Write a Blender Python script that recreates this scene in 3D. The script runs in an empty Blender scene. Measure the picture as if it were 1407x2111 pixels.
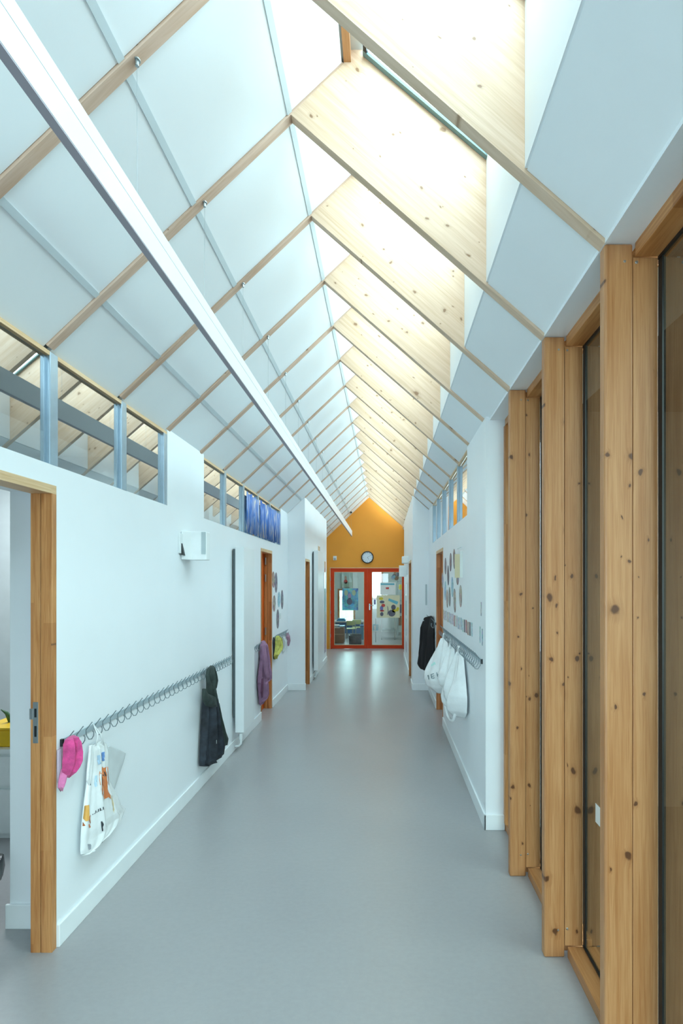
import bpy, bmesh, math, random
from mathutils import Vector, Matrix
random.seed(7)
D = bpy.data
S = bpy.context.scene
COL = S.collection

# ------------------------------------------------------------------ camera
F = 984.0; VX = 792.5; VY = 1200.0; CZ = 1.715       # focal length in pixels, vanishing point, eye height
cam = D.cameras.new('camera'); cam_o = D.objects.new('camera', cam); COL.objects.link(cam_o)
cam_o.location = (0, 0, CZ); cam_o.rotation_euler = (math.pi/2, 0, 0)
cam.sensor_fit = 'VERTICAL'; cam.sensor_height = 36.0; cam.lens = 36.0*F/2111
cam.shift_x = -(VX-703.5)/2111; cam.shift_y = (VY-1055.5)/2111
cam.clip_start = 0.02; cam.clip_end = 200
S.camera = cam_o

# ------------------------------------------------------------------ sky, lights, exposure
w = D.worlds.new('sky'); S.world = w; w.use_nodes = True
bg = w.node_tree.nodes['Background']
bg.inputs['Color'].default_value = (0.68, 0.90, 1.0, 1); bg.inputs['Strength'].default_value = 11.2

def area(name, loc, rot, sx, sy, power, col=(1, 1, 1), portal=False):
    l = D.lights.new(name, 'AREA'); l.shape = 'RECTANGLE'; l.size = sx; l.size_y = sy
    l.energy = power; l.color = col
    if portal: l.cycles.is_portal = True
    o = D.objects.new(name, l); COL.objects.link(o); o.location = loc; o.rotation_euler = rot
    return o
SKY_ANG = math.atan2(2.401-1.925, 0.563)
area('skylight_portal', (0.19, 5.0, CZ+2.163+0.06), (0, SKY_ANG, 0), 0.80, 15.2, 1, portal=True)
area('rear_fill_portal', (-0.4, -2.62, 1.1), (math.pi/2, 0, 0), 1.2, 2.2, 1, portal=True)  # sky fill through the opening added behind the camera
area('bay_portal', (0.95, 0.4, 1.42), (0, -math.pi/2, 0), 2.8, 5.9, 1, portal=True)
area('end_room_portal', (-0.9, 16.3, 1.3), (-math.pi/2, 0, 0), 2.6, 2.0, 1, portal=True)

S.view_settings.view_transform = 'Standard'
S.view_settings.look = 'None'
S.view_settings.gamma = 1.0
S.view_settings.use_curve_mapping = False
S.view_settings.exposure = 0.0
S.cycles.use_denoising = True
S.cycles.max_bounces = 9; S.cycles.diffuse_bounces = 6; S.cycles.glossy_bounces = 4
S.cycles.transparent_max_bounces = 12
S.cycles.caustics_reflective = False; S.cycles.caustics_refractive = False
S.cycles.sample_clamp_indirect = 8.0

# ------------------------------------------------------------------ materials
def newmat(name):
    m = D.materials.new(name); m.use_nodes = True
    nt = m.node_tree; b = nt.nodes['Principled BSDF']
    return m, nt, b
def N(nt, typ, **kw):
    n = nt.nodes.new(typ)
    for k, v in kw.items():
        if k in n.inputs: n.inputs[k].default_value = v
        else: setattr(n, k, v)
    return n
def ramp(nt, stops, interp='LINEAR'):
    r = nt.nodes.new('ShaderNodeValToRGB'); r.color_ramp.interpolation = interp
    e = r.color_ramp.elements
    while len(e) < len(stops): e.new(0.5)
    for i, (p, c) in enumerate(stops):
        e[i].position = p; e[i].color = (c if len(c) == 4 else (*c, 1))
    return r
def mix(nt, fac, a, b, mode='MIX'):
    n = nt.nodes.new('ShaderNodeMix'); n.data_type = 'RGBA'; n.blend_type = mode
    for sock, v in ((n.inputs[0], fac), (n.inputs[6], a), (n.inputs[7], b)):
        if isinstance(v, bpy.types.NodeSocket): nt.links.new(v, sock)
        elif isinstance(v, (int, float)): sock.default_value = v
        else: sock.default_value = (*v, 1) if len(v) == 3 else v
    return n.outputs[2]
def math_n(nt, op, a, b=None, c=None, clamp=False):
    n = nt.nodes.new('ShaderNodeMath'); n.operation = op; n.use_clamp = clamp
    for i, v in enumerate((a, b, c)):
        if v is None: continue
        if isinstance(v, bpy.types.NodeSocket): nt.links.new(v, n.inputs[i])
        else: n.inputs[i].default_value = v
    return n.outputs[0]

def simple(name, col, rough=0.5, metal=0.0, var=0.04, scale=8.0, bump=0.0, spec=0.5, coat=0.0, sheen=0.0):
    """painted / plastic / metal surface with a faint procedural mottling"""
    m, nt, b = newmat(name)
    tc = N(nt, 'ShaderNodeTexCoord'); nz = N(nt, 'ShaderNodeTexNoise', Scale=scale, Detail=4.0)
    nt.links.new(tc.outputs['Object'], nz.inputs['Vector'])
    lo = tuple(max(0, c*(1-var)) for c in col); hi = tuple(min(1, c*(1+var)) for c in col)
    r = ramp(nt, [(0.3, lo), (0.7, hi)])
    nt.links.new(nz.outputs['Fac'], r.inputs['Fac']); nt.links.new(r.outputs['Color'], b.inputs['Base Color'])
    b.inputs['Roughness'].default_value = rough; b.inputs['Metallic'].default_value = metal
    b.inputs['Specular IOR Level'].default_value = spec
    b.inputs['Coat Weight'].default_value = coat
    b.inputs['Sheen Weight'].default_value = sheen
    if bump:
        bp = N(nt, 'ShaderNodeBump', Strength=bump, Distance=0.01)
        n2 = N(nt, 'ShaderNodeTexNoise', Scale=scale*6, Detail=3.0)
        nt.links.new(tc.outputs['Object'], n2.inputs['Vector'])
        nt.links.new(n2.outputs['Fac'], bp.inputs['Height']); nt.links.new(bp.outputs['Normal'], b.inputs['Normal'])
    return m

def wood(name, light, dark, knot=(0.16, 0.07, 0.03), knots=1.0, blocks=0.0, grain=0.5, rough=0.45, knot_scale=5.0):
    """timber whose grain runs along the object's own x axis"""
    m, nt, b = newmat(name)
    tc = N(nt, 'ShaderNodeTexCoord'); oi = N(nt, 'ShaderNodeObjectInfo')
    off = N(nt, 'ShaderNodeVectorMath', operation='MULTIPLY_ADD')
    cb = N(nt, 'ShaderNodeCombineXYZ')
    for i in range(3): nt.links.new(oi.outputs['Random'], cb.inputs[i])
    nt.links.new(cb.outputs[0], off.inputs[0]); off.inputs[1].default_value = (37, 11, 23)
    nt.links.new(tc.outputs['Object'], off.inputs[2])
    P = off.outputs[0]
    sep = N(nt, 'ShaderNodeSeparateXYZ'); nt.links.new(P, sep.inputs[0])
    flat = N(nt, 'ShaderNodeCombineXYZ'); nt.links.new(sep.outputs[0], flat.inputs[0]); nt.links.new(sep.outputs[2], flat.inputs[1])
    # knots : two layers
    def knot_layer(sx, sy, sc, rad, keep):
        mp = N(nt, 'ShaderNodeMapping'); mp.inputs['Scale'].default_value = (sx, sy, 1)
        wob = N(nt, 'ShaderNodeTexNoise', Scale=18.0, Detail=2.0)
        nt.links.new(flat.outputs[0], wob.inputs['Vector'])
        va = N(nt, 'ShaderNodeVectorMath', operation='MULTIPLY_ADD'); nt.links.new(wob.outputs['Color'], va.inputs[0])
        va.inputs[1].default_value = (0.05, 0.03, 0); nt.links.new(flat.outputs[0], va.inputs[2])
        nt.links.new(va.outputs[0], mp.inputs[0])
        v = N(nt, 'ShaderNodeTexVoronoi', voronoi_dimensions='2D', Scale=sc)
        nt.links.new(mp.outputs[0], v.inputs['Vector'])
        sc2 = N(nt, 'ShaderNodeSeparateColor'); nt.links.new(v.outputs['Color'], sc2.inputs[0])
        k = math_n(nt, 'GREATER_THAN', sc2.outputs[0], 1-keep)
        r_ = math_n(nt, 'MULTIPLY_ADD', math_n(nt, 'MULTIPLY', sc2.outputs[1], sc2.outputs[2]), rad*1.25, rad*0.48)
        q = math_n(nt, 'DIVIDE', v.outputs['Distance'], r_)
        return q, k, v
    q1, k1, v1 = knot_layer(0.75, 1.0, knot_scale, 0.055, 0.55*knots)
    q2, k2, v2 = knot_layer(0.6, 1.0, knot_scale*2.6, 0.05, 0.16*knots)
    def kmask(q, k):
        inner = math_n(nt, 'MULTIPLY', math_n(nt, 'SUBTRACT', 1.25, q, clamp=True), 2.0, clamp=True)
        halo = math_n(nt, 'MULTIPLY', math_n(nt, 'SUBTRACT', 1.0, math_n(nt, 'DIVIDE', q, 2.8), clamp=True), 0.55)
        return math_n(nt, 'MULTIPLY', inner, k), math_n(nt, 'MULTIPLY', halo, k)
    i1, h1 = kmask(q1, k1); i2, h2 = kmask(q2, k2)
    inner = math_n(nt, 'MAXIMUM', i1, i2); halo = math_n(nt, 'MAXIMUM', h1, h2)
    # grain, bent round the knots
    bend = math_n(nt, 'MULTIPLY', halo, 0.02)
    cz = math_n(nt, 'ADD', sep.outputs[2], bend)
    gv = N(nt, 'ShaderNodeCombineXYZ'); nt.links.new(sep.outputs[0], gv.inputs[0]); nt.links.new(sep.outputs[1], gv.inputs[1]); nt.links.new(cz, gv.inputs[2])
    mp = N(nt, 'ShaderNodeMapping'); mp.inputs['Scale'].default_value = (0.7, 9, 26); nt.links.new(gv.outputs[0], mp.inputs[0])
    g = N(nt, 'ShaderNodeTexNoise', Scale=1.6, Detail=5.0, Roughness=0.55, Distortion=0.6); nt.links.new(mp.outputs[0], g.inputs['Vector'])
    mp2 = N(nt, 'ShaderNodeMapping'); mp2.inputs['Scale'].default_value = (1.1, 14, 34); nt.links.new(gv.outputs[0], mp2.inputs[0])
    wv = N(nt, 'ShaderNodeTexNoise', Scale=4.0, Detail=3.0, Distortion=1.2); nt.links.new(mp2.outputs[0], wv.inputs['Vector'])
    r1 = ramp(nt, [(0.35, dark), (0.62, light)]); nt.links.new(g.outputs['Fac'], r1.inputs['Fac'])
    r2 = ramp(nt, [(0.35, (0.80, 0.70, 0.58)), (0.6, (1, 1, 1))]); nt.links.new(wv.outputs['Fac'], r2.inputs['Fac'])
    c = mix(nt, grain, r1.outputs['Color'], r2.outputs['Color'], 'MULTIPLY')
    if blocks:
        bx = math_n(nt, 'FLOOR', math_n(nt, 'MULTIPLY', sep.outputs[0], 1.9))
        bz = math_n(nt, 'FLOOR', math_n(nt, 'MULTIPLY', sep.outputs[2], 24.0))
        bc = N(nt, 'ShaderNodeCombineXYZ'); nt.links.new(bx, bc.inputs[0]); nt.links.new(bz, bc.inputs[1])
        wn = N(nt, 'ShaderNodeTexWhiteNoise', noise_dimensions='2D'); nt.links.new(bc.outputs[0], wn.inputs['Vector'])
        rb = ramp(nt, [(0.0, (0.62, 0.48, 0.36)), (0.35, (0.85, 0.78, 0.66)), (1.0, (1, 1, 1))]); nt.links.new(wn.outputs['Value'], rb.inputs['Fac'])
        c = mix(nt, blocks, c, rb.outputs['Color'], 'MULTIPLY')
    c = mix(nt, halo, c, (dark[0]*0.55, dark[1]*0.45, dark[2]*0.35))
    c = mix(nt, math_n(nt, 'MULTIPLY', inner, 0.9), c, knot)
    nt.links.new(c, b.inputs['Base Color'])
    b.inputs['Roughness'].default_value = rough
    bp = N(nt, 'ShaderNodeBump', Strength=0.12, Distance=0.003); nt.links.new(wv.outputs['Fac'], bp.inputs['Height'])
    nt.links.new(bp.outputs['Normal'], b.inputs['Normal'])
    return m

def glass(name, tint=(1, 1, 1), base=0.06, gain=1.0, rough=0.0, refl=(1, 1, 1)):
    m = D.materials.new(name); m.use_nodes = True; nt = m.node_tree; nt.nodes.clear()
    out = N(nt, 'ShaderNodeOutputMaterial'); t = N(nt, 'ShaderNodeBsdfTransparent'); g = N(nt, 'ShaderNodeBsdfGlossy', Roughness=rough)
    t.inputs['Color'].default_value = (*tint, 1); g.inputs['Color'].default_value = (*refl, 1)
    fr = N(nt, 'ShaderNodeFresnel', IOR=1.5)
    geo = N(nt, 'ShaderNodeNewGeometry')
    f = math_n(nt, 'MULTIPLY_ADD', fr.outputs[0], gain, base, clamp=True)
    f = math_n(nt, 'MULTIPLY', f, math_n(nt, 'SUBTRACT', 1.0, geo.outputs['Backfacing']))
    mx = N(nt, 'ShaderNodeMixShader'); nt.links.new(f, mx.inputs[0]); nt.links.new(t.outputs[0], mx.inputs[1]); nt.links.new(g.outputs[0], mx.inputs[2])
    nt.links.new(mx.outputs[0], out.inputs[0]); return m

def picture(name, cols, scale=14.0):
    """a print: blotchy patches of the given colours"""
    m, nt, b = newmat(name)
    tc = N(nt, 'ShaderNodeTexCoord'); v = N(nt, 'ShaderNodeTexVoronoi', Scale=scale); nz = N(nt, 'ShaderNodeTexNoise', Scale=scale*1.3, Detail=3.0)
    oi = N(nt, 'ShaderNodeObjectInfo'); ad = N(nt, 'ShaderNodeVectorMath', operation='ADD')
    nt.links.new(tc.outputs['Object'], ad.inputs[0]); cb = N(nt, 'ShaderNodeCombineXYZ'); nt.links.new(oi.outputs['Random'], cb.inputs[1])
    sc = N(nt, 'ShaderNodeVectorMath', operation='SCALE'); nt.links.new(cb.outputs[0], sc.inputs[0]); sc.inputs['Scale'].default_value = 50
    nt.links.new(sc.outputs[0], ad.inputs[1]); nt.links.new(ad.outputs[0], v.inputs['Vector']); nt.links.new(ad.outputs[0], nz.inputs['Vector'])
    r = ramp(nt, [(0.25+0.5*i/max(1, len(cols)-1), c) for i, c in enumerate(cols)])
    nt.links.new(nz.outputs['Fac'], r.inputs['Fac'])
    c = mix(nt, 0.35, r.outputs['Color'], v.outputs['Color'], 'SOFT_LIGHT')
    nt.links.new(c, b.inputs['Base Color']); b.inputs['Roughness'].default_value = 0.35
    return m

M = {}
M['plaster'] = simple('white_plaster', (0.83, 0.87, 0.895), 0.42, var=0.012, scale=3, spec=0.45)
M['panel'] = simple('ceiling_panel_white', (0.84, 0.88, 0.90), 0.6, var=0.012, scale=3)
M['teal_bar'] = simple('teal_grey_glazing_bar', (0.16, 0.26, 0.26), 0.5)
M['strip'] = simple('joint_strip_grey', (0.62, 0.70, 0.73), 0.45, var=0.03)
M['skirting'] = simple('skirting_white', (0.82, 0.86, 0.87), 0.35, var=0.02)
M['orange_wall'] = simple('orange_plaster', (0.80, 0.33, 0.035), 0.65, var=0.03, scale=2)
M['red'] = simple('vermilion_paint', (0.62, 0.05, 0.008), 0.55, var=0.06, scale=4, spec=0.25)
M['door_orange'] = simple('orange_door_paint', (0.75, 0.13, 0.015), 0.4, var=0.04)
M['pale_wood'] = wood('pale_spruce', (0.72, 0.545, 0.405), (0.62, 0.445, 0.30), knot=(0.26, 0.14, 0.07), knots=1.15, grain=0.35, rough=0.5, knot_scale=5.5)
M['rib_wood'] = wood('rib_spruce', (0.68, 0.50, 0.39), (0.56, 0.39, 0.29), knots=0.7, grain=0.5, rough=0.55, knot_scale=6)
M['post_wood'] = wood('honey_pine', (0.53, 0.268, 0.113), (0.43, 0.19, 0.068), knot=(0.085, 0.028, 0.010), knots=1.15, grain=0.7, blocks=0.0, rough=0.38, knot_scale=5.0)
M['frame_wood'] = wood('finger_jointed_pine', (0.66, 0.34, 0.14), (0.50, 0.225, 0.075), knots=0.12, grain=1.0, blocks=0.75, rough=0.4, knot_scale=5)
M['trim_wood'] = wood('light_pine_trim', (0.78, 0.58, 0.36), (0.68, 0.47, 0.26), knots=0.2, grain=0.7, blocks=0.2)
M['gasket'] = simple('black_gasket', (0.008, 0.012, 0.014), 0.35)
M['alu'] = simple('brushed_aluminium_blue_grey', (0.36, 0.46, 0.54), 0.32, metal=0.6, var=0.05, scale=20)
M['lacquer'] = simple('grey_white_lacquer', (0.72, 0.74, 0.76), 0.35, var=0.015, scale=4)
M['steel'] = simple('satin_steel', (0.42, 0.47, 0.48), 0.3, metal=0.85, var=0.06)
M['hook_steel'] = simple('hook_steel', (0.24, 0.29, 0.31), 0.35, metal=0.6, var=0.1)
M['plate_steel'] = simple('rail_plate_grey', (0.48, 0.58, 0.63), 0.35, metal=0.3, var=0.05)
M['radiator'] = simple('radiator_enamel', (0.78, 0.82, 0.83), 0.3, var=0.01)
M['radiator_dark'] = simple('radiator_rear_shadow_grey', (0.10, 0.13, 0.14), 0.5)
M['plastic_white'] = simple('white_plastic', (0.78, 0.82, 0.82), 0.35)
M['plastic_grey'] = simple('grey_plastic', (0.45, 0.53, 0.55), 0.5)
M['plastic_black'] = simple('black_plastic', (0.012, 0.013, 0.015), 0.25, var=0.2)
M['paper'] = simple('white_paper', (0.82, 0.85, 0.84), 0.5)
M['paper_yellow'] = simple('cream_paper', (0.78, 0.74, 0.52), 0.5)
M['laminate'] = simple('laminated_paper', (0.72, 0.76, 0.72), 0.12, coat=0.5)
M['pink'] = simple('pink_knit', (0.62, 0.06, 0.24), 0.85, var=0.25, scale=30, bump=0.4, sheen=0.3)
M['pink_light'] = simple('light_pink_knit', (0.72, 0.20, 0.42), 0.85, var=0.1, scale=30, bump=0.4, sheen=0.3)
M['bag_white'] = simple('white_bag_film', (0.80, 0.83, 0.83), 0.22, var=0.06, scale=10, bump=0.15, coat=0.2)
M['bag_grey'] = simple('grey_bag_film', (0.62, 0.66, 0.67), 0.25, var=0.05, scale=10)
M['bag_orange'] = simple('orange_bag_print', (0.72, 0.22, 0.07), 0.3, var=0.12, scale=12)
M['bag_gold'] = simple('amber_bag_print', (0.80, 0.42, 0.10), 0.3, var=0.1, scale=12)
M['bag_blue'] = simple('blue_bag_print', (0.15, 0.30, 0.62), 0.3, var=0.4, scale=25)
M['ink'] = simple('dark_ink', (0.05, 0.06, 0.07), 0.5)
M['coat_dark'] = simple('dark_coat_cloth', (0.018, 0.024, 0.034), 0.75, var=0.6, scale=14, bump=0.3)
M['coat_green'] = simple('dark_green_cloth', (0.030, 0.045, 0.040), 0.75, var=0.3, scale=14, bump=0.3)
M['coat_black'] = simple('black_coat_cloth', (0.006, 0.006, 0.008), 0.8, var=0.3, scale=14)
M['mauve'] = simple('mauve_jersey', (0.30, 0.16, 0.26), 0.85, var=0.15, scale=14, bump=0.2)
M['mauve_dark'] = simple('plum_lining', (0.10, 0.03, 0.07), 0.85, var=0.2, scale=14)
M['yellow_knit'] = simple('lime_yellow_knit', (0.52, 0.52, 0.12), 0.85, var=0.25, scale=25, bump=0.3)
M['white_knit'] = simple('white_knit', (0.72, 0.77, 0.78), 0.85, var=0.08, scale=25, bump=0.3)
M['pink_grey'] = simple('dusty_pink_knit', (0.50, 0.30, 0.40), 0.85, var=0.12, scale=25, bump=0.3)
M['tub_yellow'] = simple('yellow_tub', (0.78, 0.48, 0.01), 0.35)
M['blue'] = simple('blue_cloth', (0.04, 0.16, 0.40), 0.6)
M['blue_bright'] = simple('blue_plastic', (0.03, 0.25, 0.48), 0.4)
M['sky_blue'] = simple('sky_blue_print', (0.14, 0.48, 0.62), 0.4)
M['yellow'] = simple('yellow_print', (0.72, 0.60, 0.04), 0.45)
M['greyprint'] = simple('grey_violet_print', (0.12, 0.12, 0.17), 0.5)
M['redprint'] = simple('red_print', (0.60, 0.07, 0.06), 0.5)
M['lime_seat'] = simple('pale_green_seat', (0.52, 0.58, 0.24), 0.5)
M['cardboard'] = simple('brown_cardboard', (0.30, 0.17, 0.09), 0.7, var=0.2)
M['clock_face'] = simple('clock_face_white', (0.72, 0.82, 0.92), 0.35)
M['leaf'] = simple('green_leaf', (0.05, 0.13, 0.05), 0.5, var=0.3)
M['dim_wall'] = simple('grey_wall_paint', (0.50, 0.54, 0.54), 0.6, var=0.03)
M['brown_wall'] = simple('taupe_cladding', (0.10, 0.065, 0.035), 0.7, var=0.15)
M['lawn'] = simple('lawn_green', (0.20, 0.34, 0.12), 0.9, var=0.3, scale=5)
M['sky_glass'] = glass('skylight_glass', (0.97, 1.0, 0.99), 0.02, 0.8)
M['high_glass'] = glass('clerestory_glass', (0.55, 0.62, 0.62), 0.34, 1.6)
M['bay_glass'] = glass('bay_glass', (0.55, 0.56, 0.52), 0.12, 2.0, refl=(0.92, 0.90, 0.84))
M['door_glass'] = glass('door_glass', (0.86, 0.92, 0.90), 0.03, 0.9)
M['photo_dark'] = picture('dark_photo', [(0.02, 0.02, 0.04), (0.08, 0.08, 0.12), (0.22, 0.17, 0.19), (0.32, 0.38, 0.45)], 16)
M['photo_blue'] = picture('blue_photo', [(0.08, 0.12, 0.25), (0.15, 0.35, 0.5), (0.4, 0.6, 0.7), (0.3, 0.3, 0.4)], 16)
M['photo_warm'] = picture('warm_photo', [(0.05, 0.04, 0.06), (0.20, 0.13, 0.12), (0.50, 0.36, 0.30), (0.20, 0.30, 0.35)], 16)
M['poster_sea'] = picture('sea_blue_poster', [(0.03, 0.06, 0.16), (0.08, 0.22, 0.42), (0.12, 0.42, 0.55), (0.35, 0.55, 0.45)], 7)
M['poster_pale'] = picture('pale_poster', [(0.30, 0.12, 0.10), (0.45, 0.58, 0.52), (0.55, 0.68, 0.62), (0.60, 0.70, 0.66)], 5)

# blue marbled curtain cloth
m, nt, b = newmat('blue_streaked_cloth')
tc = N(nt, 'ShaderNodeTexCoord'); mp = N(nt, 'ShaderNodeMapping'); mp.inputs['Scale'].default_value = (1, 9, 1.2)
nt.links.new(tc.outputs['Object'], mp.inputs[0]); nz = N(nt, 'ShaderNodeTexNoise', Scale=3.0, Detail=6.0, Distortion=1.2)
nt.links.new(mp.outputs[0], nz.inputs['Vector'])
r = ramp(nt, [(0.36, (0.02, 0.09, 0.38)), (0.47, (0.06, 0.19, 0.55)), (0.55, (0.22, 0.32, 0.62)), (0.62, (0.55, 0.50, 0.48)), (0.7, (0.7, 0.72, 0.75))])
nt.links.new(nz.outputs['Fac'], r.inputs['Fac']); nt.links.new(r.outputs['Color'], b.inputs['Base Color']); b.inputs['Roughness'].default_value = 0.5
M['streaks'] = m

# linoleum floor
m, nt, b = newmat('grey_linoleum')
tc = N(nt, 'ShaderNodeTexCoord')
n1 = N(nt, 'ShaderNodeTexNoise', Scale=1.3, Detail=3.0); n2 = N(nt, 'ShaderNodeTexNoise', Scale=40.0, Detail=6.0, Roughness=0.7)
mp = N(nt, 'ShaderNodeMapping'); mp.inputs['Scale'].default_value = (0.8, 1.2, 1); nt.links.new(tc.outputs['Object'], mp.inputs[0])
nt.links.new(tc.outputs['Object'], n1.inputs['Vector']); nt.links.new(mp.outputs[0], n2.inputs['Vector'])
r1 = ramp(nt, [(0.3, (0.338, 0.332, 0.336)), (0.7, (0.362, 0.356, 0.358))]); r2 = ramp(nt, [(0.3, (0.95, 0.95, 0.95)), (0.7, (1.03, 1.03, 1.03))])
nt.links.new(n1.outputs['Fac'], r1.inputs['Fac']); nt.links.new(n2.outputs['Fac'], r2.inputs['Fac'])
nt.links.new(mix(nt, 1.0, r1.outputs['Color'], r2.outputs['Color'], 'MULTIPLY'), b.inputs['Base Color'])
b.inputs['Roughness'].default_value = 0.28; b.inputs['Specular IOR Level'].default_value = 0.5
M['lino'] = m

# ------------------------------------------------------------------ mesh helpers
class MB:
    def __init__(self): self.v = []; self.f = []
    def add(self, vs, fs):
        o = len(self.v); self.v += [tuple(p) for p in vs]; self.f += [tuple(i+o for i in f) for f in fs]
        return self
    def box(self, x0, x1, y0, y1, z0, z1, ch=0.0):
        x0, x1 = min(x0, x1), max(x0, x1); y0, y1 = min(y0, y1), max(y0, y1); z0, z1 = min(z0, z1), max(z0, z1)
        if ch <= 0:
            vs = [(x, y, z) for x in (x0, x1) for y in (y0, y1) for z in (z0, z1)]
            return self.add(vs, [(0, 1, 3, 2), (4, 6, 7, 5), (0, 4, 5, 1), (2, 3, 7, 6), (0, 2, 6, 4), (1, 5, 7, 3)])
        bm = bmesh.new(); bmesh.ops.create_cube(bm, size=1)
        for v in bm.verts: v.co = Vector((x0+(v.co.x+.5)*(x1-x0), y0+(v.co.y+.5)*(y1-y0), z0+(v.co.z+.5)*(z1-z0)))
        bmesh.ops.bevel(bm, geom=bm.edges[:], offset=ch, segments=2, affect='EDGES', profile=0.5)
        bm.verts.index_update(); self.add([v.co for v in bm.verts], [[v.index for v in f.verts] for f in bm.faces]); bm.free()
        return self
    def prism_xz(self, pts, y0, y1):
        """polygon in the x-z plane extruded along y"""
        n = len(pts); a = sum(pts[i][0]*pts[(i+1) % n][1]-pts[(i+1) % n][0]*pts[i][1] for i in range(n))
        if a < 0: pts = pts[::-1]
        vs = [(x, y0, z) for x, z in pts]+[(x, y1, z) for x, z in pts]
        fs = [tuple(range(n)), tuple(range(2*n-1, n-1, -1))]+[((i+1) % n, i, i+n, (i+1) % n+n) for i in range(n)]
        return self.add(vs, fs)
    def tube(self, pts, r, n=6, cap=True):
        pts = [Vector(p) for p in pts]; rings = []; rad = r if isinstance(r, (list, tuple)) else [r]*len(pts)
        t0 = (pts[1]-pts[0]).normalized(); ref = Vector((0, 1, 0)) if abs(t0.y) < 0.8 else Vector((1, 0, 0))
        u = t0.cross(ref).normalized()
        for i, p in enumerate(pts):
            t = (pts[min(i+1, len(pts)-1)]-pts[max(i-1, 0)]).normalized()
            u = (u-t*u.dot(t)).normalized(); v = t.cross(u)
            rings.append([p+(u*math.cos(a)+v*math.sin(a))*rad[i] for a in [2*math.pi*k/n for k in range(n)]])
        vs = [q for rg in rings for q in rg]
        fs = [(i*n+k, i*n+(k+1) % n, (i+1)*n+(k+1) % n, (i+1)*n+k) for i in range(len(pts)-1) for k in range(n)]
        if cap: fs += [tuple(range(n-1, -1, -1)), tuple((len(pts)-1)*n+k for k in range(n))]
        return self.add(vs, fs)
    def disc(self, c, r, axis='y', h=0.01, n=32, r2=None):
        r2 = r if r2 is None else r2; c = Vector(c)
        def P(a, rr, t):
            if axis == 'y': return c+Vector((rr*math.cos(a), t, rr*math.sin(a)))
            if axis == 'x': return c+Vector((t, rr*math.cos(a), rr*math.sin(a)))
            return c+Vector((rr*math.cos(a), rr*math.sin(a), t))
        A = [2*math.pi*k/n for k in range(n)]
        vs = [P(a, r, 0) for a in A]+[P(a, r2, h) for a in A]
        return self.add(vs, [tuple(range(n)), tuple(range(2*n-1, n-1, -1))]+[((k+1) % n, k, k+n, (k+1) % n+n) for k in range(n)])
    def build(self, name, mat, parent=None, smooth=False, bevel=0.0, frame=None):
        """frame: a matrix; the vertices are given in world space and stored in that frame"""
        me = D.meshes.new(name)
        if frame is not None:
            inv = frame.inverted(); vs = [tuple(inv @ Vector(p)) for p in self.v]
        else: vs = self.v
        me.from_pydata(vs, [], self.f); me.update()
        bm = bmesh.new(); bm.from_mesh(me); bmesh.ops.recalc_face_normals(bm, faces=bm.faces); bm.to_mesh(me); bm.free()
        me.materials.append(mat if not isinstance(mat, str) else M[mat])
        if smooth: me.polygons.foreach_set('use_smooth', [True]*len(me.polygons))
        o = D.objects.new(name, me); COL.objects.link(o)
        if frame is not None: o.matrix_world = frame
        if parent is not None:
            o.parent = parent
            o.matrix_parent_inverse = Matrix.Translation(parent.location).inverted() if parent.parent is None else (parent.matrix_parent_inverse @ Matrix.Identity(4)).inverted() @ Matrix.Identity(4)
            if parent.parent is not None: o.matrix_parent_inverse = PW[parent.name].inverted()
        PW[o.name] = (frame.copy() if frame is not None else Matrix.Identity(4))
        if bevel:
            bv = o.modifiers.new('bevel', 'BEVEL'); bv.width = bevel; bv.segments = 2; bv.limit_method = 'ANGLE'
        return o
PW = {}
def tag(o, label=None, cat=None, group=None, kind=None):
    if label: o['label'] = label
    if cat: o['category'] = cat
    if group: o['group'] = group
    if kind: o['kind'] = kind
    return o
def thing(name, loc, label, cat, group=None):
    o = D.objects.new(name, None); COL.objects.link(o); o.location = loc; o.empty_display_size = 0.1
    PW[o.name] = Matrix.Translation(loc)
    return tag(o, label, cat, group)
def struct(name, loc=(0, 0, 0)):
    o = D.objects.new(name, None); COL.objects.link(o); o.location = loc; PW[o.name] = Matrix.Translation(loc)
    o['kind'] = 'structure'; return o
def frame_axes(origin, xdir, ydir):
    x = Vector(xdir).normalized(); y = Vector(ydir); y = (y-x*y.dot(x)).normalized(); z = x.cross(y)
    mt = Matrix.Identity(4)
    for i in range(3): mt[i][0] = x[i]; mt[i][1] = y[i]; mt[i][2] = z[i]; mt[i][3] = origin[i]
    return mt
def fz(x, y, z): return frame_axes((x, y, z), (0, 0, 1), (0, 1, 0))       # vertical grain
def fy(x, y, z): return frame_axes((x, y, z), (0, 1, 0), (1, 0, 0))       # grain along the corridor
def fx(x, y, z): return frame_axes((x, y, z), (1, 0, 0), (0, 1, 0))
ORD = ['first', 'second', 'third', 'fourth', 'fifth', 'sixth', 'seventh', 'eighth', 'ninth', 'tenth', 'eleventh', 'twelfth',
       'thirteenth', 'fourteenth', 'fifteenth', 'sixteenth', 'seventeenth', 'eighteenth', 'nineteenth', 'twentieth']
def Lp(px, py, X):      # point of the vertical plane x = X
    y = F*X/(px-VX); return y, CZ-(py-VY)*y/F

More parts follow.
